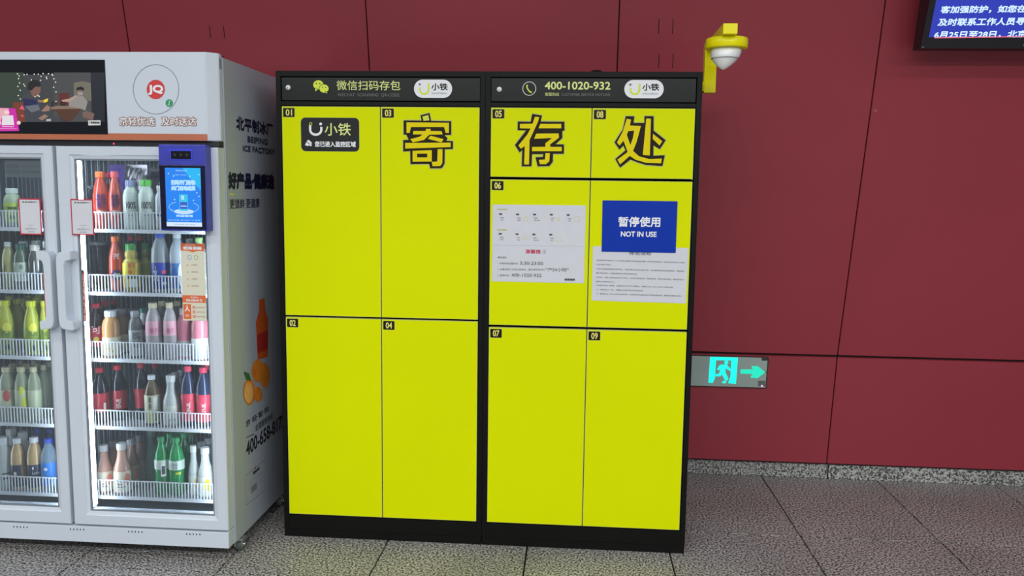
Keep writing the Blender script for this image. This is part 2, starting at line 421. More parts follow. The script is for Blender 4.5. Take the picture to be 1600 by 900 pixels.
# the three big characters, drawn stroke by stroke
def big(dr, s, ox, oy, outer, golds, holes=(), greens=()):
    C = lambda P: CP(P, s, ox, oy)
    g = ribbon('character_edge', LK, [C(outer)], .0085, .0010, PALE, dr, closed=True)
    flats('character_outline', LK, [C(outer)], .0016, INK, dr)
    flats('character', LK, [C(P) for P in golds], .0022, GOLD, dr, joined=True)
    if greens: flats('character_dot', LK, [C(P) for P in greens], .0022, M('pale yellow print', (208, 214, 60), .45, var=0), dr)
    if holes: flats('character_counter', LK, [C(P) for P in holes], .0027, INK, dr)
big(d03, 8.183, 610, 165,
    [(385,125),(500,95),(522,195),(778,200),(778,375),(692,378),(732,418),(716,450),(800,455),(800,555),(695,558),(693,740),(670,785),(650,802),(510,802),(495,745),(258,748),(255,580),(165,588),(165,440),(235,437),(205,372),(170,370),(170,190),(400,192)],
    [[(207,215),(750,220),(748,350),(708,350),(688,275),(265,275),(248,350),(207,350)],
     [(295,325),(455,325),(455,298),(515,298),(515,325),(655,328),(670,370),(500,372),(430,440),(290,470),(255,430),(370,400),(415,370),(288,368)],
     [(515,385),(680,430),(655,470),(480,425)], [(190,478),(770,474),(772,530),(192,550)],
     [(285,580),(530,570),(530,715),(285,717)], [(605,558),(668,556),(665,735),(640,772),(540,775),(530,720),(600,715)]],
    [[(343,615),(472,615),(472,662),(343,662)]], [[(410,142),(485,120),(500,190),(425,194)]])
big(d05, 5.926, 790, 165,
    [(247,77),(338,92),(325,148),(545,150),(545,232),(525,235),(525,300),(462,358),(540,360),(540,447),(440,447),(437,520),(405,560),(297,562),(277,478),(345,475),(350,450),(245,450),(240,562),(150,562),(155,405),(132,437),(87,365),(190,230),(112,228),(113,148),(232,150)],
    [[(133,170),(250,168),(272,103),(312,108),(300,150),(222,320),(217,545),(172,545),(178,375),(142,400),(118,370),(200,270),(232,212),(133,210)],
     [(322,170),(515,170),(515,210),(305,210)],
     [(283,260),(490,258),(495,297),(412,360),(415,383),(520,382),(520,422),(245,422),(245,383),(370,382),(368,350),(430,300),(265,308)],
     [(370,440),(410,440),(405,515),(375,542),(318,542),(308,503),(365,500)]])
big(d08, 5.926, 790, 165,
    [(1112,98),(1192,100),(1185,160),(1285,160),(1285,98),(1370,98),(1370,232),(1482,320),(1428,405),(1368,368),(1368,465),(1474,460),(1452,560),(1300,550),(1220,525),(1155,500),(1060,575),(1015,495),(1110,415),(1090,370),(1055,408),(1008,340),(1085,220)],
    [[(1122,122),(1162,130),(1150,185),(1252,190),(1215,330),(1180,420),(1235,470),(1330,495),(1445,490),(1440,535),(1300,530),(1200,500),(1150,465),(1060,545),(1035,500),(1130,430),(1092,325),(1055,370),(1030,342),(1085,240)],
     [(1302,120),(1345,122),(1335,463),(1270,455)], [(1365,262),(1450,330),(1425,370),(1362,308)]],
    [[(1135,238),(1190,232),(1178,300),(1155,365),(1122,270)]])
# small fittings
o = lathe('top_stub', [(.026, 0), (.026, .004), (.020, .011), (.008, .014)], BLACK, LKR, n=20); o.location = Vector((1.318, .06, 2.0))-LKR.location
o = lathe('side_stub', [(.030, 0), (.030, .012), (.022, .022), (.008, .026)], BLACK, LKR, n=20); o.location = Vector((1.7375, .44, .23))-LKR.location; o.rotation_euler = (0, pi/2, 0)
box('hinge_glint', 1.706, 1.7125, -.0005, .003, 1.575, 1.5785, M('brass glint', (200, 180, 90), .3, metal=1), LKR)

# ------------------------------------------------------------------ paper notices
PAPER = M('white paper', (208, 208, 216), .6, var=.02, scale=20)
TXT = M('grey toner', (104, 104, 110), .6, var=0); TXTD = M('dark toner', (62, 62, 66), .6, var=0); TXTR = M('red toner', (190, 70, 100), .6, var=0)
OLIVE = M('olive print', (178, 178, 50), .6, var=0); PYEL = M('pale yellow drawing', (226, 226, 140), .6, var=0)
def notice(x0, y0, x1, y1, label, lift=.0009, mat=PAPER, quad=None, cat='notice'):
    ab = [LK.at(*q) for q in quad]
    t = thing('paper_notice' if cat == 'notice' else 'sign', LK.w(sum(q[0] for q in ab)/4, min(q[1] for q in ab), lift), label, cat)
    ar = sum(ab[i-1][0]*ab[i][1]-ab[i][0]*ab[i-1][1] for i in range(4))
    prism('sheet', LK, ab if ar > 0 else ab[::-1], lift-.0004, lift+.0005, mat, t)
    return t
nt1 = notice(0, 0, 0, 0, 'white paper usage notice with small step drawings on locker door 06', quad=[(770, 319.5), (915.5, 321), (912.5, 442.5), (768.5, 439.5)])
Q = lambda x, y: (760+x/6.43, 310+y/6.43)
flats('heading_bar', LK, [[Q(108, 105), Q(212, 107), Q(210, 116), Q(108, 114)], [Q(108, 310), Q(208, 312), Q(206, 321), Q(108, 319)]], .0018, OLIVE, nt1)
ribbon('rule', LK, [[Q(70, 468), Q(985, 482)]], .0012, .0018, M('pale rule', (176, 176, 184), .6, var=0), nt1)
pb, ln = [], []
for (xx, yy, kk) in [(143, 157, 0), (313, 161, 1), (484, 162, 2), (652, 164, 3), (822, 167, 4), (140, 356, 0), (308, 359, 1), (478, 362, 2), (647, 364, 3)]:
    pb.append([Q(xx-15, yy-8), Q(xx+15, yy-8), Q(xx+15, yy+8), Q(xx-15, yy+8)])
    text('lettering', LK, ('打开微信扫一扫', '点击存包', '选择箱门存入物品', '关好箱门', '完成')[kk][:4], Q(xx-8, yy+42), Q(xx+32, yy+43), Q(xx-8, yy+29), TXTD, nt1, lift=.0018)
    text('lettering', LK, ('扫码', '选择', '确认付款', '放入', '存包')[kk], Q(xx-2, yy+64), Q(xx+30+(20 if kk == 2 else 0), yy+65), Q(xx-2, yy+52), TXTD, nt1, lift=.0018)
flats('step_mark', LK, pb, .0018, TXTD, nt1)
ribbon('step_drawing', LK, [[Q(*p) for p in ell(397, 207, 20, 20, n=16)], [Q(*p) for p in ell(725, 207, 16, 16, n=16)], [Q(*p) for p in rc(885, 185, 935, 232)], [Q(*p) for p in rc(368, 378, 402, 408)], [Q(*p) for p in rc(705, 385, 755, 430)]], .0016, .0018, M('yellow drawing', (212, 200, 70), .6, var=0), nt1, closed=True)
text('lettering', LK, '温馨提', Q(392, 551), Q(545, 556), Q(392, 512), TXTR, nt1, lift=.0018, bold=.0006)
text('lettering', LK, '示', Q(560, 556), Q(600, 557), Q(560, 517), TXT, nt1, lift=.0018)
text('lettering', LK, '尊敬的顾客:', Q(113, 602), Q(205, 604), Q(113, 582), TXTD, nt1, lift=.0018)
text('lettering', LK, '1. 本寄存柜运营时间:', Q(113, 662), Q(320, 665), Q(113, 642), TXTD, nt1, lift=.0018)
text('lettering', LK, '5:30-23:00', Q(340, 667), Q(570, 670), Q(340, 634), TXT, nt1, lift=.0018, bold=.0003)
text('lettering', LK, '2. 本寄存柜不支持过夜寄存，最长寄存时间为', Q(113, 722), Q(588, 727), Q(113, 702), TXTD, nt1, lift=.0018)
text('lettering', LK, '“7*24小时”', Q(597, 733), Q(827, 737), Q(597, 694), TXT, nt1, lift=.0018, bold=.0003)
text('lettering', LK, '3. 客服热线:', Q(113, 782), Q(230, 784), Q(113, 762), TXTD, nt1, lift=.0018)
text('lettering', LK, '400-1020-932', Q(252, 785), Q(553, 790), Q(252, 753), TXT, nt1, lift=.0018, bold=.0003)
text('lettering', LK, '谢谢理解', Q(786, 825), Q(888, 827), Q(786, 804), TXTD, nt1, lift=.0018, bold=.0005)
nt2 = notice(0, 0, 0, 0, 'white paper rules notice partly covered by the blue sign', quad=[(926.5, 384.5), (1076, 387.5), (1071.5, 474), (924.5, 469.5)])
Q2 = lambda x, y: (915+x/8.182, 370+y/8.182)
for (xx0, xx1, yy, s) in [(132, 1265, 298, '1.租用场地严禁存放《公共轨道交通禁止携带物品目录》中所列的危险品，如违反规定给他人造成'),
                          (132, 328, 352, '人身及财产损失。'), (132, 1258, 408, '2.请勿存放易燃易爆等违禁物品。使用者需对存放的物品负责，如存放贵重物品请妥善保管，本寄存柜'),
                          (132, 662, 462, '概不承担责任。如遇故障请及时联系客服热线。'), (130, 1255, 516, '3.取物时，请输入密码或者扫码打开柜门，并及时将物品取走（如超时未取，需支付超时费用）谢谢您的配合'),
                          (130, 375, 570, '使用后请随手关门。'), (130, 1122, 618, '4.如果出现关门故障，请您及时与工作人员联系，请拨打400-1020-932进行反馈处理。'),
                          (135, 742, 672, '（1）请您在入门处，请确认好您的存包物品信息。'), (135, 1225, 726, '（2）请您在400-1020-932及时反馈问题，以确保您的物品能够及时得到妥善处理，谢谢您的理解与支持。')]:
    text('lettering', LK, s, Q2(xx0, yy+10), Q2(xx1, yy+10+(xx1-xx0)*.028), Q2(xx0, yy-9), TXTD, nt2, lift=.0018)
text('lettering', LK, '存包须知', Q2(555, 232), Q2(835, 238), Q2(555, 190), TXT, nt2, lift=.0018, bold=.0004)
SB = M('royal blue card', (10, 52, 165), .45, var=.02, spec=.15)
nt3 = notice(0, 0, 0, 0, 'royal blue rectangular sign with white lettering reading NOT IN USE', lift=.0035, mat=SB, quad=[(941.5, 313), (1058.5, 314.5), (1055.5, 395), (940, 393)], cat='sign')
Q3 = lambda x, y: (750+x/3.461, 270+y/3.461)
text('lettering', LK, '暂停使用', Q3(748, 290), Q3(972, 292), Q3(750, 238), WHT, nt3, lift=.0046, bold=.0012)
text('lettering', LK, 'NOT IN USE', Q3(762, 344), Q3(953, 346), Q3(763, 317), WHT, nt3, lift=.0046, bold=.0009)

# ================================================================== SECURITY CAMERA on the locker side
sc_ = thing('security_camera', (1.7375, .25, 1.96), 'glossy yellow arm holding a white dome camera on top right locker corner', 'camera')
box('wall_block', 1.7385, 1.79, .255, .30, 1.955, 1.995, YPL, sc_, bev=.002)
box('upright', 1.779, 1.829, .25, .30, 1.948, 2.157, YPL, sc_, bev=.002)
box('arm', 1.784, 1.838, -.15, .25, 2.119, 2.158, YPL, sc_, bev=.002)
o = lathe('camera_ring', [(.0, 2.081), (.078, 2.081), (.0805, 2.0835), (.0805, 2.117), (.078, 2.1195), (0, 2.1195)], YPL, sc_, n=48, cap0=False)
o.location = Vector((1.818, -.04, 0))-sc_.location
DOME = M('milky white dome', (240, 240, 242), .22, coat=.5, var=.01)
def lean(v):
    k = max(0, (2.081-v.z))
    return Vector((v.x-k*.16, v.y-k*.25, v.z))
prof = [(.003, 1.999), (.012, 2.004), (.028, 2.016), (.042, 2.031), (.050, 2.042), (.0525, 2.0435), (.0555, 2.053), (.0585, 2.066), (.0595, 2.081)]
o = lathe('camera_dome', prof, DOME, sc_, n=40, shift=lean); o.location = Vector((1.818, -.04, 0))-sc_.location
o = lathe('dome_seam', [(.0515, 2.0415), (.0530, 2.0422), (.0530, 2.0435), (.0515, 2.0442)], GRYP, sc_, n=40, shift=lean); o.location = Vector((1.818, -.04, 0))-sc_.location

# ================================================================== EXIT SIGN
a0 = 1.815; a1, btop = WLO.at(1200.5, 557.5); _, bbot = WLO.at(1197, 605.5)
ex = thing('exit_sign', WLO.w((a0+a1)/2, bbot, 0), 'grey metal exit sign with glowing green running figure and arrow', 'sign')
prism('sign_case', WLO, rrect(a0, bbot, a1, btop, .004, 2), .0, .012, M('dark sign rim', (40, 46, 44), .4), ex)
prism('sign_face', WLO, rrect(a0+.002, bbot+.004, a1-.006, btop-.002, .003, 2), .012, .014, M('grey green metal plate', (168, 184, 178), .4, metal=.1, var=.05), ex)
GLOW = E('green sign glow', (20, 246, 222), 1.25)
X = lambda x, y: (1060+x/6.154, 520+y/6.154)
EXP = Pl(WLO.w(0, 0, .014), WLO.u, WLO.v)
flats('doorway_sign', EXP, [[X(305, 232), X(572, 238), X(570, 268), X(362, 263), X(350, 440), X(328, 482), X(288, 478)], [X(508, 265), X(570, 268), X(553, 490), X(478, 485), X(500, 420)]], .0008, GLOW, ex, joined=True)
flats('running_figure', EXP, [[X(*p) for p in ell(461, 285, 20, 19, n=16)],
    [X(400, 306), (X(462, 304)), X(500, 345), X(502, 368), X(488, 362), X(455, 340), X(450, 375), X(480, 440), X(468, 460), X(450, 458), X(415, 395), X(405, 418), X(345, 418), X(336, 402), X(390, 392), X(405, 345), X(385, 362), X(370, 350)],
    [X(418, 478), X(438, 458), X(462, 470), X(458, 484), X(418, 484)]], .0008, GLOW, ex, joined=True)
flats('arrow', EXP, [[X(597, 352), X(715, 350), X(700, 318), X(765, 322), X(835, 380), X(760, 436), X(690, 432), X(712, 396), X(597, 392)]], .0008, E('green arrow glow', (34, 226, 190), 1.1), ex)
flats('sign_label', EXP, [rc(*X(800, 235), *X(858, 268))], .0006, M('dark label', (60, 60, 58), .5, var=0), ex)
flats('sign_label', EXP, [rc(*X(765, 460), *X(835, 515))], .0006, M('grey label', (104, 110, 110), .5, var=0), ex)
flats('indicator_light', EXP, [ell(*X(803, 510), 1.6)], .0012, E('pink indicator', (255, 150, 200), 1.6), ex)
flats('indicator_hole', EXP, [ell(*X(843, 380), .8)], .0012, INK, ex)

# ================================================================== OVERHEAD DISPLAY
TVB = M('black display housing', (22, 22, 30), .4)
tv = thing('wall_display', (3.3, .55, 2.18), 'black framed information screen with blue page and white Chinese text, top right', 'screen')
aL, bB = TVP.at(1436.5, 75); aS, bS = TVP.at(1449.5, 58)
aR, bTop = aL+1.32, bB+.80
bm = bmesh.new()
fr = [TVP.w(aL, bB), TVP.w(aR, bB), TVP.w(aR, bTop), TVP.w(aL, bTop)]
bk = [Vector((p.x, max(q, p.y+.03), p.z)) for p, q in zip(fr, (.52, .52, .36, .36))]
ff = [bm.verts.new(p) for p in fr]; bb_ = [bm.verts.new(p) for p in bk]
bm.faces.new(ff); bm.faces.new(bb_[::-1])
for i in range(4): bm.faces.new((ff[i], bb_[i], bb_[(i+1) % 4], ff[(i+1) % 4]))
bmesh.ops.recalc_face_normals(bm, faces=bm.faces[:])
link('display_housing', bm_me(bm, 'display_housing'), TVB, tv)
e = .012
boxes_ = [[(aL, bB), (aR, bB), (aR, bS), (aL, bS)], [(aL, bS), (aS, bS), (aS, bTop), (aL, bTop)], [(aR-.03, bS), (aR, bS), (aR, bTop), (aR-.03, bTop)], [(aS, bTop-.03), (aR-.03, bTop-.03), (aR-.03, bTop), (aS, bTop)]]
bm = bmesh.new()
for P in boxes_: prism_into(bm, TVP, P, 0, e)
link('bezel', bm_me(bm, 'bezel'), TVB, tv)
flats('screen', TVP, [[(aS, bS), (aR-.03, bS), (aR-.03, bTop-.03), (aS, bTop-.03)]], .004, E('blue screen page', (44, 58, 182), 1.0), tv, px=False)
TW = E('white blue screen text', (206, 232, 255), 1.15); TPK = E('pink screen line', (236, 110, 140), 1.0)
V_ = lambda x, y: (1400+x/8, y/8)
text('screen_text', TVP, '客加强防护，如您在', V_(548, 163), V_(1606, 152), V_(570, 75), TW, tv, lift=.0052, bold=.0012)
text('screen_text', TVP, '及时联系工作人员寻求', V_(513, 322), V_(1716, 306), V_(536, 232), TW, tv, lift=.0052, bold=.0012)
text('screen_text', TVP, '6月25日至28日，北京', V_(468, 478), V_(1612, 468), V_(488, 388), TW, tv, lift=.0052, bold=.0012)
ribbon('screen_line', TVP, [[V_(400, 388), V_(478, 0), V_(512, -160)]], .0036, .0055, TPK, tv)
ribbon('screen_line', TVP, [[V_(470, 466), V_(1700, 449)]], .0042, .0125, TPK, tv)
for x in (1440, 1597):
    a, b = TVP.at(x, 75 if x < 1500 else 72)
    prism('screw', TVP, ell(a, b+.006, .0028, n=10), e, e+.001, CHROME, tv)
box('mounting_arm', 3.2, 3.5, .5, .62, 2.3, 2.5, TVB, tv)
box('mounting_arm', 3.9, 4.0, .5, .62, 2.3, 2.5, TVB, tv)

# ================================================================== DRINKS FRIDGE
FL, FX1 = -1.442, -.126            # outer left and right
fr_ = thing('drinks_fridge', (-.784, .08, 0), 'tall white two-door glass drinks vending fridge standing on castors', 'fridge')
DARKIN = M('dark grey fridge lining', (112, 122, 130), .5, var=.05, scale=3)
# shell
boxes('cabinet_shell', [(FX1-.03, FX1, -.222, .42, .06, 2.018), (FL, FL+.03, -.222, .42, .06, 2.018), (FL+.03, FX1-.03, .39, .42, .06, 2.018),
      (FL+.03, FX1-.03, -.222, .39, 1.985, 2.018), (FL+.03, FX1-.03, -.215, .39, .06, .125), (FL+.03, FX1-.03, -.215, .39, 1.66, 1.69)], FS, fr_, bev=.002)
boxes('interior_lining', [(FL+.03, FX1-.03, .355, .388, .127, 1.658), (FX1-.045, FX1-.031, -.21, .355, .127, 1.658), (FL+.031, FL+.045, -.21, .355, .127, 1.658),
      (FL+.045, FX1-.045, -.21, .355, .127, .165), (FL+.045, FX1-.045, -.21, .355, 1.640, 1.658)], DARKIN, fr_)
# evaporator wires on the back and inner sides
L = []
for i in range(60):
    x = FL+.06+i*(FX1-FL-.12)/59; L.append((x-.0016, x+.0016, .345, .3485, .17, 1.635))
for y in [(-.17+.045*i) for i in range(12)]:
    for x in (FL+.048, -.7885, FX1-.052): L.append((x, x+.003, y-.0016, y+.0016, .17, 1.635))
boxes('wire_racking', L, M('white wire', (206, 210, 216), .4, var=0), fr_)
tag(bpy.data.objects['wire_racking'], kind='stuff')
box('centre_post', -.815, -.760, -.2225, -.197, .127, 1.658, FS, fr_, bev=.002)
# canopy with chamfered corner
can = prism('canopy', Pl((0, 0, 0), (1, 0, 0), (0, 1, 0)), [(FL+.04, -.281), (-.170, -.281), (-.131, -.250), (-.131, -.224), (FL, -.224), (FL, -.26)], 1.697, 2.030, FW, fr_, bev=.0025)
ORG = M('terracotta orange strip', (186, 106, 74), .4, var=.03)
flats('orange_strip', FR, [[(FL+.04, 1.697), (-.1705, 1.697), (-.1705, 1.7225), (FL+.04, 1.7225)]], .0006, ORG, can, px=False)
box('shadow_gap', FL, -.132, -.262, -.223, 1.676, 1.697, M('dark gap', (34, 32, 36), .6), fr_)
flats('indicator_light', FR, [ell(*YP(-.262).at(178, 224.5), .003)], -.018, E('red led', (255, 60, 90), 3), fr_, px=False)
SIDEC = Pl((-.131, 0, 0), (0, 1, 0), (0, 0, 1))
flats('maker_plate', SIDEC, [[(-.249, 1.972), (-.228, 1.972), (-.228, 2.012), (-.249, 2.012)]], .0012, M('pale grey label', (150, 158, 162), .5, var=0), can, px=False)
flats('maker_plate', SIDEC, [[(-.247, 1.98+.008*k), (-.230, 1.98+.008*k), (-.230, 1.982+.008*k), (-.247, 1.982+.008*k)] for k in range(4)], .0016, GRYP, can, px=False)
# advert screen
SCB = M('black screen glass', (14, 16, 22), .08, var=0, spec=.6)
sx0, sx1 = -1.41, -.567
scr = box('advert_screen', sx0, sx1, -.2835, -.279, 1.718, 2.000, SCB, can, bev=.001)
ADV = YP(-.2835)
S = lambda x, y: (x/6.665, 80+y/6.665)
ec = lambda n, c, s=1.0: E('screen '+n, c, s)
def scf(name, polys, n, c, lift, s=1.0): return flats(name, ADV, [[S(*p) for p in P] for P in polys], lift, ec(n, c, s), scr)
pic = flats('picture', ADV, [[(sx0+.02, 1.757), ADV.at(*S(1090, 735)), ADV.at(*S(1087, 222)), (sx0+.02, 1.927)]], .0004, ec('room grey', (64, 66, 68)), scr, px=False)
scf('picture', [[(0, 222), (250, 222), (240, 500), (200, 590), (0, 590)]], 'foliage', (56, 68, 58), .0006)
scf('picture', [[(560, 222), (945, 222), (950, 735), (560, 735)]], 'wall', (74, 74, 76), .0006)
scf('picture', [[(770, 330), (860, 312), (945, 330), (955, 520), (770, 500)]], 'pale wall', (112, 108, 96), .0008)
scf('picture', [[(945, 222), (1085, 222), (1088, 735), (960, 735)]], 'dark curtain', (36, 38, 46), .0008)
scf('picture', [[(135, 535), (250, 530), (270, 735), (135, 735)]], 'terracotta', (120, 60, 46), .0008)
scf('picture', [[(615, 440), (720, 430), (720, 560), (615, 560)]], 'dim red', (96, 44, 42), .0009)
scf('picture', [[(235, 470), (300, 430), (390, 470), (420, 560), (440, 640), (480, 660), (700, 715), (690, 735), (270, 735), (245, 600)]], 'sweater', (66, 68, 76), .0011)
scf('picture', [[(240, 490), (385, 510), (400, 560), (250, 570)]], 'navy stripe', (42, 44, 82), .0013)
scf('picture', [[(262, 575), (398, 548), (420, 610), (330, 640)]], 'pale stripe', (104, 108, 118), .0013)
scf('picture', [[(300, 380), (340, 470), (390, 480), (425, 420), (425, 360)]], 'face', (122, 92, 80), .0013)
scf('picture', [[(288, 400), (292, 340), (340, 295), (400, 305), (430, 350), (420, 372), (370, 370), (330, 412)]], 'hair', (36, 36, 38), .0015)
scf('picture', [[(530, 598), (840, 590), (835, 620), (745, 730), (640, 735), (600, 640)]], 'table', (84, 56, 42), .0011)
scf('picture', [[(530, 585), (600, 570), (850, 575), (845, 600), (535, 604)]], 'tabletop', (136, 112, 98), .0013)
scf('picture', [[(715, 500), (790, 458), (870, 470), (915, 530), (890, 620), (850, 600), (720, 575)]], 'pale shirt', (144, 140, 136), .0014)
scf('picture', [[(640, 510), (720, 495), (790, 460), (800, 480), (720, 530), (650, 525)]], 'arm', (176, 146, 132), .0016)
scf('picture', [[(860, 640), (900, 620), (985, 650), (970, 720), (870, 690)]], 'knees', (120, 94, 84), .0014)
scf('picture', [[(800, 400), (870, 400), (865, 455), (835, 472), (805, 450)]], 'far face', (126, 104, 96), .0016)
scf('picture', [[(795, 410), (805, 378), (845, 368), (880, 385), (875, 412), (835, 402)]], 'far hair', (30, 30, 32), .0018)
scf('picture', [[(812, 425), (868, 428), (860, 462), (820, 460)]], 'mask', (150, 148, 146), .0018)
scf('picture', [[(395, 505), (455, 512), (455, 535), (400, 530)], [(430, 625), (490, 560), (525, 580), (520, 620), (460, 630)], [(400, 700), (470, 655), (505, 680), (440, 720)]], 'hands', (150, 118, 104), .0016)
scf('picture', [[(455, 510), (505, 490), (498, 525), (460, 538)]], 'yellow flower', (236, 206, 60), .0018)
for k, (x, y, h_) in enumerate([(550, 575, 60), (585, 560, 50), (645, 570, 55), (672, 570, 40)]):
    scf('picture', [[(x-12, y), (x+12, y), (x+10, y-h_*.7), (x+4, y-h_), (x-4, y-h_), (x-10, y-h_*.7)]], 'bottles', (50, 38, 36), .0019)
dots = []
for (x, y) in [(185,236),(202,258),(196,286),(208,332),(190,368),(214,408),(194,462),(215,498),(255,246),(285,242),(360,240),(402,240),(452,234),(508,236),(545,240),(550,252),(565,288),(582,323),(562,376),(587,424),(430,262),(486,270),(490,286),(425,304),(330,300),(262,362),(368,474),(396,462),(412,470),(587,524),(250,345)]:
    dots.append([S(*p) for p in ell(x, y, 7, 7, n=10)])
flats('picture_lights', ADV, dots, .0020, ec('fairy lights', (230, 228, 214)), scr)
scf('picture', [[(485, 708), (533, 705), (533, 728), (485, 730)]], 'pale caption', (176, 176, 178), .0018)
scf('promo_card', [[(-120, 585), (100, 592), (165, 600), (205, 832), (-120, 836)]], 'magenta', (204, 44, 168), .0022)
scf('promo_card', [[(-120, 590), (95, 596), (100, 680), (20, 700), (0, 760), (-120, 760)]], 'pale pink', (228, 170, 180), .0024)
scf('promo_card', [[(30, 672), (140, 668), (152, 770), (22, 772)]], 'white card', (226, 220, 226), .0026)
scf('promo_card', [ell(75, 638, 28, 18), ell(200, 746, 20, 20), ell(-2, 748, 18, 20)], 'cream', (240, 210, 200), .0027)
scf('promo_card', [[(205, 600), (235, 562), (262, 612)], [(215, 662), (250, 668), (240, 690)]], 'pink scrap', (226, 90, 130), .0023)
scf('promo_card', [[(25, 782), (150, 784), (150, 792), (25, 790)], [(0, 804), (180, 806), (180, 810), (0, 808)]], 'pale line', (240, 190, 220), .0026)
stk = flats('screen_sticker', ADV, [[S(922, 722), S(1050, 720), S(1052, 772), S(924, 774)]], .0028, M('white screen sticker', (222, 222, 220), .5, var=0), scr)
textb('lettering', ADV, '广告招租热线', *S(932, 734), *S(1042, 756), INK, scr, lift=.0032, bold=.0003)
# round code badge (ring and logo)
def ringpx(name, pl, cx, cy, rx, ry, w, lift, mat, parent):
    return ribbon(name, pl, [[(cx+rx*cos(radians(t)), cy+ry*sin(radians(t))) for t in range(0, 360, 8)]], w, lift, mat, parent, closed=True)
ringpx('badge_ring', FR, 243.9, 139.6, 35.6, 38.6, .0022, .0008, M('slate ring print', (120, 128, 142), .5, var=0), can)
flats('badge', FR, [ell(243.5, 139.8, 14.2, 15.2)], .0008, M('red badge', (206, 52, 56), .45, var=0), can)
textb('lettering', FR, 'JQ', 232.5, 133.5, 254.5, 147.5, WHT, can, lift=.0012, bold=.0022)
flats('badge', FR, [ell(264.6, 161.2, 5.8, 6)], .0009, M('green badge', (24, 148, 92), .45, var=0), can)
ribbon('badge_curve', FR, [[(266.5, 158), (264.5, 157.6), (264.6, 161), (264.6, 164.4), (262.2, 163.8)]], .0022, .0013, WHT, can)
BRN = M('brown outline print', (150, 112, 104), .5, var=0)
for s, x0, x1 in (('京轻优选', 187, 242), ('及时送达', 252.3, 306.8)):
    textb('lettering_edge', FR, s, x0, 183.2, x1, 196.2, BRN, can, lift=.0008, bold=.0034)
    textb('lettering', FR, s, x0, 183.2, x1, 196.2, WHT, can, lift=.0016, bold=.0004)

# doors
GLASS = CLEAR('door glass', (150, 160, 168), .045, rough=.03)
def fdoor(x0, x1, z0, z1, g0, g1, gz0, gz1):
    d = boxes('door', [], FW, fr_)
    # frame as one ring with a stepped inner moulding
    bm = bmesh.new()
    steps = [(x0, x1, z0, z1, -.225), (x0, x1, z0, z1, -.277), (x0+.004, x1-.004, z0+.004, z1-.004, -.281), (g0-.016, g1+.016, gz0-.016, gz1+.016, -.281),
             (g0-.012, g1+.012, gz0-.012, gz1+.012, -.276), (g0, g1, gz0, gz1, -.272), (g0, g1, gz0, gz1, -.225)]
    rings = [[bm.verts.new(p) for p in ((a, y, c), (b, y, c), (b, y, e), (a, y, e))] for a, b, c, e, y in steps]
    for i in range(len(rings)):
        r0, r1 = rings[i], rings[(i+1) % len(rings)]
        for k in range(4): bm.faces.new((r0[k], r0[(k+1) % 4], r1[(k+1) % 4], r1[k]))
    bmesh.ops.recalc_face_normals(bm, faces=bm.faces[:])
    bm.to_mesh(d.data); bm.free()
    box('glass_pane', g0+.001, g1-.001, -.262, -.258, gz0+.001, gz1-.001, GLASS, d)
    boxes('gasket', [(g0, g0+.006, -.270, -.2625, gz0, gz1), (g1-.006, g1, -.270, -.2625, gz0, gz1), (g0+.006, g1-.006, -.270, -.2625, gz1-.006, gz1), (g0+.006, g1-.006, -.270, -.2625, gz0, gz0+.006)], FGRY, d)
    return d
dR = fdoor(-.784, -.131, .134, 1.672, -.716, -.190, .192, 1.624)
dL = fdoor(FL+.006, -.799, .134, 1.672, -1.372, -.850, .200, 1.627)
def handle(d, gx0, gx1, ext, z0, z1):
    """upright grip gx0..gx1 with rounded ends that reach out to ext; leaving a D-shaped opening"""
    P = Pl((0, 0, 0), (1, 0, 0), (0, 0, 1)); s = 1 if ext > gx1 else -1
    a, b = (gx0, gx1) if s > 0 else (gx1, gx0)
    o = [(a, z0+.035), (a+s*.004, z0+.015), (a+s*.014, z0+.002), (ext-s*.004, z0-.004), (ext, z0), (ext, z0+.030), (b+s*.006, z0+.036), (b, z0+.052),
         (b, z1-.052), (b+s*.006, z1-.036), (ext, z1-.030), (ext, z1), (ext-s*.004, z1+.003), (a+s*.014, z1-.002), (a+s*.004, z1-.015), (a, z1-.035)]
    if s < 0: o = o[::-1]
    h = prism('handle', P, o, .281, .328, FW, d, bev=.002)
    return h
handle(dR, -.776, -.744, -.716, .955, 1.262)
handle(dL, -.828, -.797, -.855, .955, 1.262)
# led strips on the door jambs
for d, x0, x1, st in ((dR, -.7160, -.7125, 'A'), (dR, -.1935, -.1900, 'A'), (dL, -.8535, -.8500, 'B'), (dL, -1.3720, -1.3685, 'B')):
    box('light_strip', x0, x1, -.2565, -.2265, .205, 1.615, E('cool white led strip '+st, (232, 246, 255), 38 if st == 'A' else 27), d)
box('light_strip', -1.37, -.20, -.214, -.205, 1.628, 1.638, E('top led strip', (232, 246, 255), 24.0), fr_)
# shelves with wire-front baskets
WIRE = M('white coated wire', (232, 236, 240), .35, var=0)
SH = [(1.3385, 1.4165), (1.083, 1.163), (.8075, .887), (.5225, .599), (.2225, .300)]
for side, (xa, xb) in (('r', (-.722, -.196)), ('l', (-1.375, -.838))):
    for (zs, zt) in SH:
        s = box('shelf', *((-.783, xb) if side == 'r' else (xa, -.793)), -.196, .335, zs+.004, zs+.008, M('shelf wire deck', (150, 156, 164), .4), fr_)
        box('price_rail', xa-.003, xb+.003, -.203, -.197, zs-.006, zs+.009, WIRE, s, bev=.001)
        L = [(xa, xb, -.2015, -.1980, zt-.0045, zt)]
        n = 40
        for i in range(n):
            x = xa+.003+i*(xb-xa-.006)/(n-1); L.append((x-.0021, x+.0021, -.2035, -.2012, zs+.009, zt))
        w = boxes('basket_front', L, WIRE, s); tag(w, kind='stuff')
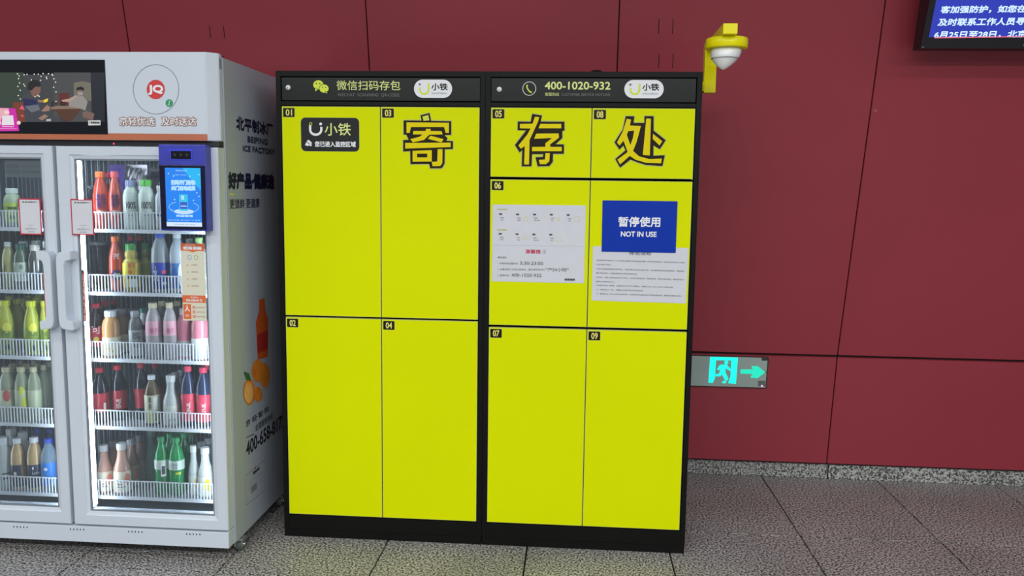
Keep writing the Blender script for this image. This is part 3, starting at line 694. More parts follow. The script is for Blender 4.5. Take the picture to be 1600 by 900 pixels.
# base panel, castors
base = box('base_panel', FL, -.131, -.281, -.223, .060, .127, FW, fr_, bev=.002)
vp = []
for cx in (32, 120.5, 211.5, 302):
    for k in range(5):
        x = cx+(k-2)*5.2; y = 823.5+(cx-32)*.0415+(k-2)*.2
        a, b = FR.at(x, y); vp.append(ell(a, b, .0028, .0042, n=8))
flats('vent_slots', FR, vp, .0004, M('dark vent slot', (60, 64, 72), .7), base, px=False)
BS = Pl((-.131, 0, 0), (0, 1, 0), (0, 0, 1))
flats('screw', BS, [ell(-.245, .112, .003, n=8), ell(-.245, .080, .003, n=8)], .0006, GRYP, base, px=False)
RUB = M('grey castor wheel', (92, 100, 96), .45)
for (x, y) in ((-.134, -.165), (-.140, .33), (-1.41, -.165), (-1.41, .33)):
    c = boxes('castor', [(x-.022, x+.022, y-.022, y+.022, .054, .0595), (x-.017, x-.013, y-.015, y+.022, .022, .054), (x+.013, x+.017, y-.015, y+.022, .022, .054)], CHROME, fr_)
    tube('wheel', (x-.012, y+.010, .026), (x+.012, y+.010, .026), .026, RUB, c, n=20)
    tube('axle', (x-.021, y+.010, .026), (x+.021, y+.010, .026), .006, CHROME, c)

# payment terminal on the right door
T0, T1, TZ0, TZ1 = -.343, -.157, 1.352, 1.680
tm = box('payment_terminal', T0, T1, -.330, -.2815, TZ0, TZ1, BLUEP, fr_, bev=.004)
TP = YP(-.330)
TP2 = YP(-.332)
box('terminal_face', T0+.003, T1-.004, -.3335, -.3295, TZ0+.006, 1.602, M('blue black glass', (20, 20, 48), .12, var=0), tm, bev=.002)
TF = YP(-.3335)
tq = lambda x, y: (245+x/6, 225+y/6)
q = [TF.at(*tq(*p)) for p in ((70, 222), (402, 224), (432, 776), (100, 776))]
ta0, ta1 = (q[0][0]+q[3][0])/2, (q[1][0]+q[2][0])/2; tb0, tb1 = q[2][1], q[0][1]
def tr(u, v): return (ta0+(ta1-ta0)*u, tb0+(tb1-tb0)*v)
def trc(u0, v0, u1, v1): return [tr(u0, v0), tr(u1, v0), tr(u1, v1), tr(u0, v1)]
flats('terminal_screen', TF, [trc(0, 0, 1, 1)], .0004, E('terminal blue', (36, 128, 232), 1.1), tm, px=False)
flats('screen_patch', TF, [[tr(.5, 1), tr(1, 1), tr(1, .62), tr(.72, .8)]], .0006, E('terminal cyan', (40, 176, 236), 1.1), tm, px=False)
flats('screen_patch', TF, [trc(0, 0, 1, .072)], .0007, E('terminal white bar', (206, 224, 246), 1.1), tm, px=False)
LB = E('terminal pale blue', (170, 214, 250), 1.1)
text('screen_text', TF, '扫码开门购物', tr(.17, .715), tr(.84, .715), tr(.17, .79), LB, tm, px=False, lift=.001, bold=.0016)
text('screen_text', TF, '关门自动结算', tr(.17, .62), tr(.84, .62), tr(.17, .69), LB, tm, px=False, lift=.001, bold=.0016)
text('screen_text', TF, '欢迎使用', tr(.28, .165), tr(.74, .165), tr(.28, .2), LB, tm, px=False, lift=.001, bold=.0008)
text('screen_text', TF, '智能售货柜', tr(.3, .94), tr(.62, .94), tr(.3, .97), LB, tm, px=False, lift=.001)
text('screen_text', TF, '京轻智购 · 随时购买', tr(.25, .87), tr(.6, .87), tr(.25, .89), LB, tm, px=False, lift=.001)
text('screen_text', TF, '更多优惠 请扫描下方 使用', tr(.05, .095), tr(.95, .095), tr(.05, .118), LB, tm, px=False, lift=.001)
text('screen_text', TF, '点击屏幕 更多服务', tr(.22, .028), tr(.8, .028), tr(.22, .044), E('terminal grey text', (120, 140, 170), 1), tm, px=False, lift=.0012)
flats('screen_patch', TF, [[tr(.5+.28*cos(radians(t)), .255+.045*sin(radians(t))) for t in range(0, 360, 15)]], .001, E('terminal podium', (190, 216, 244), 1.1), tm, px=False)
flats('screen_patch', TF, [trc(.38, .27, .62, .55)], .0012, E('terminal kiosk', (60, 190, 224), 1.1), tm, px=False)
flats('screen_patch', TF, [trc(.40, .30, .60, .42)], .0014, E('terminal kiosk dark', (60, 90, 190), 1.1), tm, px=False)
flats('screen_patch', TF, [trc(.44, .46, .52, .53), trc(.42, .34, .58, .36)], .0016, LB, tm, px=False)
ribbon('screen_orbit', TF, [[tr(.5+.42*cos(radians(t)), .33+.1*sin(radians(t))) for t in range(-240, 60, 12)]], .0016, .001, LB, tm, px=False)
flats('screen_patch', TF, [[tr(u+.02*cos(radians(t)), v+.012*sin(radians(t))) for t in range(0, 360, 40)] for u, v in ((.1, .9), (.24, .86), (.7, .86), (.88, .58), (.94, .52), (.25, .46), (.78, .45), (.15, .28), (.95, .89))], .001, LB, tm, px=False)
# camera window of the terminal
q = rect(TP, 267.5, 236, 298.5, 248.5)
prism('camera_window', TP, [(q[0]-.003, q[1]-.003), (q[2]+.003, q[1]-.003), (q[2]+.008, q[3]+.008), (q[0]-.008, q[3]+.008)], .0, .0015, M('bright blue bezel', (58, 70, 216), .3, var=0), tm)
prism('camera_window', TP, rc(*q), .0015, .0025, M('black lens window', (14, 14, 20), .15, var=0), tm)
for k in range(3):
    flats('lens', TP, [ell(q[0]+(q[2]-q[0])*(.2+.3*k), (q[1]+q[3])/2+.001, .0055, n=14)], .003, M('dim lens', (52, 50, 62), .2, var=0), tm, px=False)

# stickers on the doors
REDB = M('crimson sticker border', (188, 40, 62), .5, var=0)
G = YP(-.2625)
def code_card(pl, pts, d, label):
    ab = [pl.at(*p) for p in pts]
    a0, a1 = (ab[0][0]+ab[3][0])/2, (ab[1][0]+ab[2][0])/2; b1, b0 = (ab[0][1]+ab[1][1])/2, (ab[2][1]+ab[3][1])/2
    s = prism('card_sticker', pl, rrect(a0, b0, a1, b1, .003, 2), .0202, .0210, REDB, d); s['label'] = label
    P = Pl(pl.w(0, 0, .021), pl.u, pl.v)
    w, h = a1-a0, b1-b0
    flats('card_face', P, [rrect(a0+.005, b0+.005, a1-.005, b1-.005, .002, 2)], .0004, PAPER, s, px=False)
    text('lettering', P, '京·轻 扫码开门', (a0+w*.18, b0+h*.885), (a0+w*.84, b0+h*.885), (a0+w*.18, b0+h*.92), TXTD, s, px=False, lift=.0008, bold=.0003)
    text('lettering', P, '(请扫码开门)', (a0+w*.24, b0+h*.14), (a0+w*.78, b0+h*.14), (a0+w*.24, b0+h*.185), TXT, s, px=False, lift=.0008)
    text('lettering', P, '扫码购物', (a0+w*.35, b0+h*.07), (a0+w*.65, b0+h*.07), (a0+w*.35, b0+h*.1), TXT, s, px=False, lift=.0008)
    ribbon('rule', P, [[(a0+w*.35, b0+h*.27), (a0+w*.65, b0+h*.27)], [(a0+w*.45, b0+h*.22), (a0+w*.55, b0+h*.22)]], .0008, .0008, TXT, s, px=False)
code_card(YP(-.2615), [(33, 310), (68, 310), (71.5, 366), (38, 367)], dL, 'red-edged white card sticker beside the left door frame')
code_card(YP(-.2615), [(114, 311), (149, 311), (153.5, 367), (118, 367)], dR, 'red-edged white card sticker on the right door frame')
OS = M('red orange sticker', (190, 84, 58), .5, var=0)
def vstrip(x0, y0, x1, y1, wpx, s, d, pl):
    ab = [pl.at(*p) for p in ((x0, y0), (x0+wpx, y0), (x1+wpx, y1), (x1, y1))]
    a0 = (ab[0][0]+ab[3][0])/2; a1 = (ab[1][0]+ab[2][0])/2; b1, b0 = ab[0][1], ab[3][1]
    st = prism('strip_sticker', pl, rc(a0, b0, a1, b1), .0002, .0008, OS, d)
    n = len(s); hh = (b1-b0-.006)/n
    for k, ch in enumerate(s):
        zt = b1-.004-hh*k
        text('lettering', pl, ch, (a0+.0035, zt-hh+.004), (a1-.0035, zt-hh+.004), (a0+.0035, zt-.002), M('pale pink print', (240, 214, 204), .5, var=0), st, px=False, lift=.0012, bold=.0004)
    flats('strip_top', pl, [[(a0, b1), (a1, b1), (a1, b1+.014), (a0, b1+.014)]], .0006, M('dark strip top', (80, 70, 66), .5, var=0), st, px=False)
vstrip(122, 427, 128, 502, 8.5, '关门后自动扣费', dR, YP(-.2615+.0))
vstrip(66.5, 427, 72, 500, 7, '关门后自动扣费', dL, YP(-.2625))
# instructions sheet on the right door glass
gs = YP(-.2625)
a0, b1 = gs.at(283, 380); a1 = gs.at(319, 380)[0]; b0 = gs.at(305, 501)[1]
a0, a1 = -.300, -.204
sh_ = prism('instruction_sheet', gs, rc(a0, b0, a1, b1), .0002, .0008, M('cream sticker', (214, 210, 192), .5, var=.02), dR)
OR2 = M('orange print', (216, 106, 56), .5, var=0)
w, h = a1-a0, b1-b0
def gq(u0, v0, u1, v1): return rc(a0+w*u0, b0+h*v0, a0+w*u1, b0+h*v1)
P_ = lambda u, v: (a0+w*u, b0+h*v)
flats('heading', gs, [gq(0, .905, 1, 1), gq(0, .235, 1, .33), gq(.03, .02, .36, .215), [P_(.3, .905), P_(.7, .905), P_(.5, .885)]], .0012, OR2, sh_, px=False)
text('lettering', gs, '使用流程', P_(.1, .92), P_(.88, .92), P_(.1, .96), WHT, sh_, px=False, lift=.0016, bold=.0007)
text('lettering', gs, '微信/支付宝', P_(.2, .968), P_(.6, .968), P_(.2, .988), WHT, sh_, px=False, lift=.0016)
text('lettering', gs, '客服热线', P_(.35, .292), P_(.68, .292), P_(.35, .315), WHT, sh_, px=False, lift=.0016)
text('lettering', gs, '400-658-8172', P_(.15, .25), P_(.85, .25), P_(.15, .28), WHT, sh_, px=False, lift=.0016, bold=.0003)
ringpx_ = lambda u, v, m: ribbon('pay_sign', gs, [ell(a0+w*u, b0+h*v, .0075, .0085, n=18)], .0022, .0014, m, sh_, closed=True, px=False)
ringpx_(.36, .82, M('blue pay print', (110, 160, 200), .5, var=0)); ringpx_(.64, .82, M('green pay print', (120, 190, 130), .5, var=0))
for k in range(4):
    flats('step_mark', gs, [ell(a0+w*.26, b0+h*(.72-.09*k), .004, n=10)], .0014, M('tan print', (212, 176, 146), .5, var=0), sh_, px=False)
    text('lettering', gs, ('打开柜门', '选取商品', '关闭柜门', '自动结算')[k], P_(.42, .712-.09*k), P_(.7, .712-.09*k), P_(.42, .735-.09*k), M('tan text', (176, 140, 110), .5, var=0), sh_, px=False, lift=.0014)
text('lettering', gs, '人', P_(.09, .12), P_(.30, .12), P_(.09, .2), WHT, sh_, px=False, lift=.0016, bold=.0008)
text('lettering', gs, '提示', P_(.11, .05), P_(.28, .05), P_(.11, .08), WHT, sh_, px=False, lift=.0016)
for k in range(3):
    flats('tick_box', gs, [gq(.42, .155-.06*k, .54, .195-.06*k)], .0014, M('peach print', (214, 150, 116), .5, var=0), sh_, px=False)
    text('lettering', gs, ('取货请轻拿轻放', '请随手关好柜门', '如有疑问请致电')[k], P_(.58, .165-.06*k), P_(.95, .165-.06*k), P_(.58, .183-.06*k), M('tan text', (176, 140, 110), .5, var=0), sh_, px=False, lift=.0014)
# grey phone-number plate hanging inside the left door
a0, b0, a1, b1 = rect(gs, -6, 248, 63.5, 277)
a0 = gs.at(7, 262)[0]
pp = prism('phone_plate', gs, rrect(a0, b0, a1, b1, .003, 2), -.0055, -.0048, M('pale grey plate', (176, 184, 186), .5), dL)
GP = YP(-.2625+.0048)
text('lettering', GP, '加盟热线：13581579164', (a0+.004, b1-.037), (a1-.002, b1-.037), (a0+.004, b1-.020), GRYP, pp, px=False, lift=.0006, bold=.0004)
text('lettering', GP, '客服电话：010-68991000', (a0+.004, b0+.014), (a1-.002, b0+.014), (a0+.004, b0+.031), GRYP, pp, px=False, lift=.0006, bold=.0004)

# printing on the fridge side
NAVY = M('navy print', (26, 30, 62), .5, var=0); SL = M('slate print', (52, 56, 82), .5, var=0); BK = M('near black print', (36, 38, 42), .5, var=0)
def sidet(s, x0, yb, yt, x1, k, mat, bold=0, name='side_lettering'):
    """x0,yb,yt: left end; x1: right end of the first k glyphs of s"""
    A = SIDE.at(x0, yb); B = SIDE.at(x1, yb); T = SIDE.at(x0, yt)
    w = (B[0]-A[0])*len(s)/k
    return text(name, SIDE, s, A, (A[0]+w, A[1]), (A[0], T[1]), mat, fr_, px=False, lift=.0006, bold=bold)
sidet('北平制冰厂', 369.5, 202, 182, 393.5, 2, NAVY, .0032)
sidet('BEIPING', 387, 222, 213, 405, 4, SL, .002)
sidet('ICE FACTORY', 379.5, 236, 227.5, 412, 7, SL, .002)
sidet('好产品·健康选', 357.5, 294, 270, 400, 4, NAVY, .0055)
flats('side_dash', SIDE, [[(358.5, 302.5), (366.5, 302.8), (366.5, 304.6), (358.5, 304.3)]], .0006, LIME, fr_)
sidet('更锁鲜·更健康', 359, 326.5, 311, 380, 3, SL, .0008)
sidet('京·轻·智·购', 384, 668, 658, 420, 7, BK, .0006)
flats('side_dash', SIDE, [[(384.5, 683.3), (397, 677.5), (397, 678.7), (384.5, 684.5)]], .0006, BK, fr_)
sidet('全国服务热线', 398.8, 674.5, 664, 413, 3, BK, .0004)
sidet('400-658-8172', 385, 713, 691, 417, 6, BK, .0022)
q = [(383, 743.5), (413.5, 718.5), (414, 765), (384.5, 789.5)]
ribbon('side_licence', SIDE, [q], .0022, .0006, M('dark grey rule', (92, 96, 100), .5, var=0), fr_, closed=True)
A = SIDE.at(384.5, 745)[0]; B = SIDE.at(413, 745)[0]; zt = SIDE.at(383, 743.5)[1]; zb = SIDE.at(384.5, 789.5)[1]
hh = zt-zb; ww = B-A
text('side_lettering', SIDE, '营业执照', (A+ww*.38, zt-hh*.2), (A+ww*.72, zt-hh*.2), (A+ww*.38, zt-hh*.1), BK, fr_, px=False, lift=.0006, bold=.001)
flats('side_emblem', SIDE, [ell(A+ww*.52, zt-.004, .006, n=12)], .0008, REDB, fr_, px=False)
ribbon('side_rule', SIDE, [[(A+ww*u0, zt-hh*v), (A+ww*u1, zt-hh*v)] for u0, u1, v in ((.1, .4, .34), (.1, .35, .42), (.55, .9, .36), (.55, .9, .44), (.1, .3, .52), (.7, .95, .6), (.7, .95, .7), (.12, .3, .6), (.55, .9, .9))], .0012, .0006, GRYP, fr_, px=False)
flats('side_panel_print', SIDE, [[(A+ww*.25, zt-hh*.78), (A+ww*.55, zt-hh*.78), (A+ww*.55, zt-hh*.55), (A+ww*.25, zt-hh*.55)]], .0006, M('mid grey print', (128, 130, 134), .5, var=0), fr_, px=False)
# fruit and juice bottle picture
Z = lambda x, y: (340+x/2.045, 440+y/2.045)
OB = M('orange juice print', (208, 92, 36), .5, var=0); OO = M('orange fruit print', (226, 132, 40), .5, var=.15, scale=30); OI = M('orange flesh print', (238, 178, 106), .5, var=.1, scale=40)
flats('side_picture', SIDE, [[Z(128, 250), Z(122, 130), Z(132, 95), Z(132, 58), Z(150, 52), Z(152, 90), Z(162, 120), Z(160, 240)]], .0006, OB, fr_)
flats('side_picture', SIDE, [[Z(125, 170), Z(160, 155), Z(160, 215), Z(127, 230)]], .0008, M('red label print', (180, 48, 40), .5, var=0), fr_)
for k, e_ in enumerate(((150, 300, 16, 40), (128, 285, 20, 36), (128, 360, 14, 24))):
    flats('side_picture', SIDE, [[Z(*p) for p in ell(*e_)]], .0010+.0003*k, OO, fr_)
flats('side_picture', SIDE, [[Z(*p) for p in ell(100, 352, 19, 42)]], .0020, OO, fr_)
flats('side_picture', SIDE, [[Z(*p) for p in ell(98, 355, 14, 33)]], .0023, OI, fr_)
flats('side_picture', SIDE, [[Z(82, 288), Z(98, 292), Z(106, 318), Z(90, 312)]], .0026, M('leaf print', (56, 110, 50), .5, var=0), fr_)

# ================================================================== DRINKS
SHAPES = {   # (radius, z) of the body up to the neck, cap radius, cap start
 'cola':  ([(.72, 0), (.92, .015), (1, .05), (.97, .22), (.92, .33), (1, .46), (1, .60), (.90, .70), (.66, .80), (.44, .87), (.38, .905), (.38, .93)], .50, .915),
 'pet':   ([(.80, 0), (.96, .015), (1, .05), (1, .30), (.97, .32), (1, .34), (1, .62), (.93, .70), (.72, .79), (.46, .87), (.40, .91), (.40, .93)], .50, .915),
 'round': ([(.80, 0), (.96, .02), (1, .06), (1, .50), (.98, .60), (.90, .72), (.72, .81), (.52, .87), (.44, .90), (.44, .92)], .54, .905),
 'jar':   ([(.88, 0), (.98, .02), (1, .05), (1, .64), (.97, .72), (.84, .79), (.66, .835), (.62, .86), (.62, .90)], .68, .87),
 'juice': ([(.86, 0), (.98, .02), (1, .06), (1, .58), (.92, .64), (.68, .68), (.66, .71), (.74, .76), (.70, .82), (.58, .86), (.56, .90)], .62, .875),
 'frost': ([(.86, 0), (.98, .02), (1, .06), (1, .44), (.95, .52), (.74, .62), (.56, .72), (.50, .84), (.50, .90)], .58, .875),
 'vase':  ([(.70, 0), (.86, .02), (.88, .10), (.96, .25), (1, .42), (.96, .58), (.78, .72), (.54, .84), (.46, .88), (.46, .92)], .56, .90),
 'cup':   ([(.80, 0), (.86, .01), (.98, .90), (1, .93)], 1.04, .93),
}
def PLAS(key, col, a):
    if a >= 1: return M('drink '+key, col, .18, var=.03, coat=.5, scale=40)
    return CLEAR('drink '+key, col, a)
K = {   # kind: shape, body colour, opacity, cap colour, label colour, label from, to, label opacity; _b kinds: copies with back-row shade put into the colours
 'red_soda':    ('vase', (198, 74, 52), 1, (232, 116, 56), None, 0, 0),
 'pink_soda':   ('vase', (206, 84, 66), 1, (228, 92, 98), None, 0, 0),
 'hundred':     ('jar', (206, 220, 204), 1, (96, 196, 72), (214, 226, 214), .08, .72),
 'hundred_v':   ('jar', (206, 220, 204), 1, (150, 160, 196), (214, 226, 214), .08, .72),
 'white_tub':   ('jar', (214, 220, 222), 1, (226, 226, 226), None, 0, 0),
 'grey_cup':    ('cup', (66, 66, 76), .75, (150, 152, 156), None, 0, 0),
 'yellow_juice':('juice', (214, 196, 90), .8, (70, 170, 84), (232, 214, 60), .10, .66),
 'green_tea':   ('juice', (150, 160, 74), .75, (60, 150, 92), (168, 172, 70), .25, .62),
 'blue_water':  ('round', (214, 224, 228), .42, (58, 86, 206), (42, 62, 168), .06, .50),
 'sports':      ('pet', (206, 216, 224), .7, (232, 236, 240), (70, 118, 182), .08, .50),
 'pale_pet':    ('pet', (206, 212, 214), .45, (226, 228, 228), None, 0, 0),
 'lime_cap':    ('pet', (216, 222, 214), .6, (166, 226, 130), None, 0, 0),
 'cola_red':    ('cola', (52, 26, 24), .9, (206, 44, 72), (188, 36, 52), .20, .56),
 'dark_cola':   ('cola', (34, 36, 48), .85, (206, 44, 62), (176, 44, 58), .22, .56),
 'navy_cola':   ('cola', (44, 58, 92), .8, (236, 64, 100), (216, 62, 88), .10, .56),
 'orange_jar':  ('jar', (210, 156, 98), .95, (216, 218, 222), (226, 214, 188), .05, .44),
 'brown_jar':   ('jar', (160, 120, 98), .9, (150, 148, 152), (196, 184, 164), .05, .44),
 'grey_jar':    ('jar', (112, 116, 112), .8, (148, 152, 158), (168, 172, 172), .05, .60),
 'white_milk':  ('vase', (220, 226, 226), 1, (36, 132, 100), None, 0, 0),
 'pink_water':  ('round', (232, 224, 228), .5, (222, 214, 176), (232, 176, 190), .42, .68),
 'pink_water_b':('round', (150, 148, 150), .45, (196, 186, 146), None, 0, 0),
 'pink_drink':  ('jar', (216, 128, 150), .9, (222, 200, 208), (190, 184, 182), .05, .36),
 'pink_light':  ('jar', (232, 140, 156), .95, (232, 150, 160), (240, 240, 240), .02, .44),
 'herbal':      ('pet', (116, 92, 64), .7, (222, 222, 232), (206, 204, 178), .06, .62),
 'frosted':     ('frost', (214, 222, 218), .75, (222, 226, 226), (206, 212, 200), .05, .42),
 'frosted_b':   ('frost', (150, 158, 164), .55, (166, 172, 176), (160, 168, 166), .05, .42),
 'peach':       ('frost', (196, 150, 132), 1, (206, 206, 208), (230, 216, 194), .05, .46),
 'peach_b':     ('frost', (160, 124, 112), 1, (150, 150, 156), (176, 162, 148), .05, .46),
 'pale_green':  ('frost', (148, 176, 164), .6, (166, 190, 184), None, 0, 0),
 'green_soda':  ('cola', (40, 176, 100), .62, (36, 158, 92), (216, 232, 220), .46, .62),
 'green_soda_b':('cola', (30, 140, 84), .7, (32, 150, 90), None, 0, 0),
 'lemon':       ('frost', (224, 226, 222), .85, (232, 232, 232), (232, 232, 226), .05, .42),
 'green_jar':   ('jar', (178, 196, 160), .9, (206, 220, 208), (186, 206, 84), .12, .62),
 'yellow_drink':('round', (188, 186, 124), .9, (212, 218, 212), None, 0, 0),
 'dark_green':  ('jar', (92, 108, 88), .9, (36, 88, 70), (190, 202, 188), .18, .60),
 'dark_swirl':  ('jar', (78, 80, 76), .92, (206, 202, 192), None, 0, 0),
 'pale_glass':  ('juice', (168, 186, 180), .4, (196, 206, 202), None, 0, 0),
 'lime_soda':   ('vase', (196, 204, 60), .95, (222, 226, 44), (146, 172, 60), .06, .50),
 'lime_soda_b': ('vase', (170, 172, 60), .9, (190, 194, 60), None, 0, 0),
 'clear_tea':   ('round', (198, 206, 176), .5, (196, 190, 150), (196, 204, 170), .25, .58),
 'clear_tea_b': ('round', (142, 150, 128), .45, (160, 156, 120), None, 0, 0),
 'white_jar':   ('jar', (208, 212, 210), .9, (216, 220, 220), (196, 204, 202), .06, .5),
 'coffee':      ('round', (196, 164, 116), 1, (222, 224, 228), (44, 50, 74), .06, .50),
 'spring_blue': ('pet', (170, 196, 216), .35, (38, 70, 196), (40, 122, 206), .12, .56),
 'deep_blue':   ('pet', (52, 70, 150), .7, (44, 66, 176), None, 0, 0),
}
ROWY = [-.154, -.079, -.004, .071, .146]
def curve_patch(name, prim, R, ang0, mat, par):
    """prim: (list of (s,z), faces) with s along the circumference, wrapped on radius R"""
    V, F = prim
    vs = [((R)*sin(s/R+ang0), -R*cos(s/R+ang0), z) for s, z in V]
    me = bpy.data.meshes.new(name); me.from_pydata(vs, [], F); me.update()
    return link(name, me, mat, par)
def pr_rect(s0, z0, s1, z1, n=8):
    V = [(s0+(s1-s0)*i/n, z) for z in (z0, z1) for i in range(n+1)]
    return V, [(i, i+1, i+n+2, i+n+1) for i in range(n)]
def pr_ell(s, z, a, b, n=18):
    V = [(s, z)] + [(s+a*r*cos(2*pi*i/n), z+b*r*sin(2*pi*i/n)) for r in (.5, 1) for i in range(n)]
    F = [(0, 1+i, 1+(i+1) % n) for i in range(n)] + [(1+i, 1+n+i, 1+n+(i+1) % n, 1+(i+1) % n) for i in range(n)]
    return V, F
def pr_text(st, s0, z0, s1, z1, bold=0):
    V, F, (x0, y0, x1, y1) = glyphs(st); out, ff = [], []
    for dx, dy in [(0, 0)]+([(bold, 0), (-bold, 0), (0, bold), (0, -bold)] if bold else []):
        b = len(out)
        out += [(s0+(x-x0)/(x1-x0)*(s1-s0)+dx, z0+(y-y0)/(y1-y0)*(z1-z0)+dy) for x, y in V]; ff += [tuple(b+i for i in f) for f in F]
    return out, ff
def rad_at(shape, z):
    P = SHAPES[shape][0]
    for (r0, z0), (r1, z1) in zip(P, P[1:]):
        if z0 <= z <= z1: return r0+(r1-r0)*(z-z0)/(z1-z0+1e-9)
    return P[-1][0]
def pcol(n, c): return M('label ink '+n, c, .4, var=0)
_last = []; _put = []
def place_bottle(kind, shelf, x, ytop, wpx, row, label, group, marks=(), rotz=0):
    shape, bc, ba, cc, lc, l0, l1 = K[kind]
    Y = ROWY[row] if isinstance(row, int) else row
    P = YP(Y); X, zt = P.at(x, ytop)
    base = SH[shelf][0]+.0083
    H = zt-base
    d = (Vector((X, Y, base+H*.6))-CAM).dot(_f)
    R = min(wpx/2*d/FPX*.95, .0355)
    # keep clear of the drinks already on the shelf by stepping along the line of sight
    off = 0
    right = X > -.788
    lim = lambda X, R: max(X, -.782+R*1.05) if right else min(X, -.796-R*1.05)
    X = lim(X, R)
    hit = lambda r: any(k == (shelf, X < -.788) and (X-x2)**2+(Y-y2)**2 < (r+r2)**2 for k, x2, y2, r2 in _put)
    for q in (1, .95, .9, .86, .82):
        if not hit(R*q): R *= q; break
    else: R *= .92
    while any(k == (shelf, X < -.788) and (X-x2)**2+(Y-y2)**2 < (R+r2)**2 for k, x2, y2, r2 in _put) and off < 60:
        off += 1
        Y = (ROWY[row] if isinstance(row, int) else row) + (.006*((off+1)//2))*(1 if off % 2 else -1)
        if Y-R < -.194: Y = (ROWY[row] if isinstance(row, int) else row) + .006*off
        X, zt = YP(Y).at(x, ytop); H = zt-base; X = lim(X, R)
    _put.append(((shelf, X < -.788), X, Y, R))
    name = 'drink_jar' if shape in ('jar', 'cup') else 'drink_bottle'
    t = thing(name, (X, Y, base), label, 'bottle' if shape != 'cup' else 'cup', group); t['_local'] = 1
    ang = math.atan2(CAM.x-X, Y-CAM.y)          # label faces the shopper in front of the fridge
    prof, cr, cz = SHAPES[shape]
    body = lathe('body', [(r*R, z*H) for r, z in prof], PLAS(kind, bc, ba), t, n=28)
    rr = cr*R
    # cap with a ribbed skirt
    n = 28; vs, fs = [], []
    for (f, z) in ((1, cz), (1, .985), (.9, 1.0)):
        for i in range(n):
            q = rr*f*(1 if i % 2 or f < 1 else .95); vs.append((q*cos(2*pi*i/n), q*sin(2*pi*i/n), z*H))
    for j in range(2):
        for i in range(n): a = j*n+i; b = j*n+(i+1) % n; fs.append((a, b, b+n, a+n))
    fs += [tuple(range(n))[::-1], tuple(2*n+i for i in range(n))]
    me = bpy.data.meshes.new('cap'); me.from_pydata(vs, [], fs); me.update()
    link('cap', me, M('cap %d %d %d' % cc, cc, .4, var=0), t)
    if lc:
        pts = [(rad_at(shape, l0+(l1-l0)*k/8)*R+.0006, (l0+(l1-l0)*k/8)*H) for k in range(9)]
        vs = [(r*cos(2*pi*i/28), r*sin(2*pi*i/28), z) for r, z in pts for i in range(28)]
        fs = [(j*28+i, j*28+(i+1) % 28, (j+1)*28+(i+1) % 28, (j+1)*28+i) for j in range(8) for i in range(28)]
        me = bpy.data.meshes.new('label'); me.from_pydata(vs, [], fs); me.update()
        lb = link('label', me, M('wrap '+kind, lc, .35, var=.02, scale=60), t, smooth=True)
    par = lb if lc else t
    for k, m in enumerate(marks):
        ty, col = m[0], pcol('%d %d %d' % m[1], m[1])
        s0, z0, s1, z1 = m[2:6]                 # in units of R and H
        a = m[7] if len(m) > 7 else 0
        RR = rad_at(shape, min(.9, max(0, (z0+(z1 if ty != 'e' else z0))/2)))*R+.0014+.0002*k
        if ty == 'r': pr = pr_rect(s0*R, z0*H, s1*R, z1*H)
        elif ty == 'e': pr = pr_ell(s0*R, z0*H, s1*R, z1*H)
        else: pr = pr_text(m[6], s0*R, z0*H, s1*R, z1*H, .0004)
        curve_patch('print_mark', pr, RR, ang, col, par)
    _last.append((t, X, Y, R))
    return t
_queue = []
def bottle(*a, **k): _queue.append((a, k))
W_ = (236, 236, 236); NV = (58, 40, 110); DKG = (40, 44, 44)
G1 = 'bottles on the top right shelf'
fan = lambda c1, c2: (('t', c1, -.6, .42, .6, .62, '美味'), ('t', c1, -.5, .36, .5, .46, '果汁'), ('t', (232, 200, 190), -.5, .24, .5, .33, '橙味汽水'))
bottle('red_soda', 0, 156, 268, 27, 0, 'orange red soda bottle with orange cap beside the card sticker, top right shelf', G1, fan(NV, (90, 60, 70)))
bottle('pink_soda', 0, 178.5, 268, 26, 0, 'orange red soda bottle with pink cap, right of its twin, top right shelf', G1, fan(NV, (90, 60, 70)))
bottle('cola_red', 0, 170, 270, 20, 1, 'red capped bottle seen behind the two orange red sodas, top shelf', G1)
hm = (('t', DKG, -.68, .42, .62, .56, '100%'), ('r', (150, 160, 150), -.5, .33, .5, .345), ('r', (150, 160, 150), -.5, .28, .4, .295))
bottle('hundred_v', 0, 203.5, 281.5, 24, 0, 'whitish 100% juice bottle with lilac cap, left of the green-capped one', G1, hm)
bottle('hundred', 0, 228, 281, 25, 0, 'whitish 100% juice bottle with bright green cap on the top right shelf', G1, hm)
bottle('white_tub', 0, 252, 290, 22, 0, 'white bottle half hidden behind the blue payment terminal', G1, (('r', (70, 90, 190), -.8, .30, .3, .36),))
bottle('grey_cup', 0, 142, 290, 22, 1, 'dark clear cup with grey lid behind the card sticker, top right shelf', G1)
G2 = 'bottles on the second right shelf'
t = bottle('grey_cup', 1, 146, 377, 28, 1, 'dark cup with a grey lid, leftmost on the second right shelf', G2)
bottle('red_soda', 1, 180, 369, 26, 0, 'red orange soda bottle with orange cap and violet print, second right shelf', G2, (('t', W_, -.35, .56, .35, .70, '汽'), ('e', NV, 0, .30, .72, .10), ('t', W_, -.45, .26, .45, .34, '橙味')))
bottle('dark_cola', 1, 204, 369, 20, 2, 'red capped bottle directly behind the yellow juice, second right shelf', G2)
bottle('dark_cola', 1, 218, 369, 20, 3, 'red capped bottle in the back row, second right shelf', G2)
bottle('yellow_juice', 1, 204.5, 381, 28, 0, 'yellow juice bottle with green cap and fruit label, second right shelf', G2, (('t', (226, 120, 60), -.45, .50, .45, .62, '蜂蜜'), ('t', (226, 120, 60), -.45, .37, .45, .49, '柚子'), ('r', (40, 120, 90), -.6, .28, .6, .34), ('r', (240, 240, 230), -.35, .10, .35, .27)))
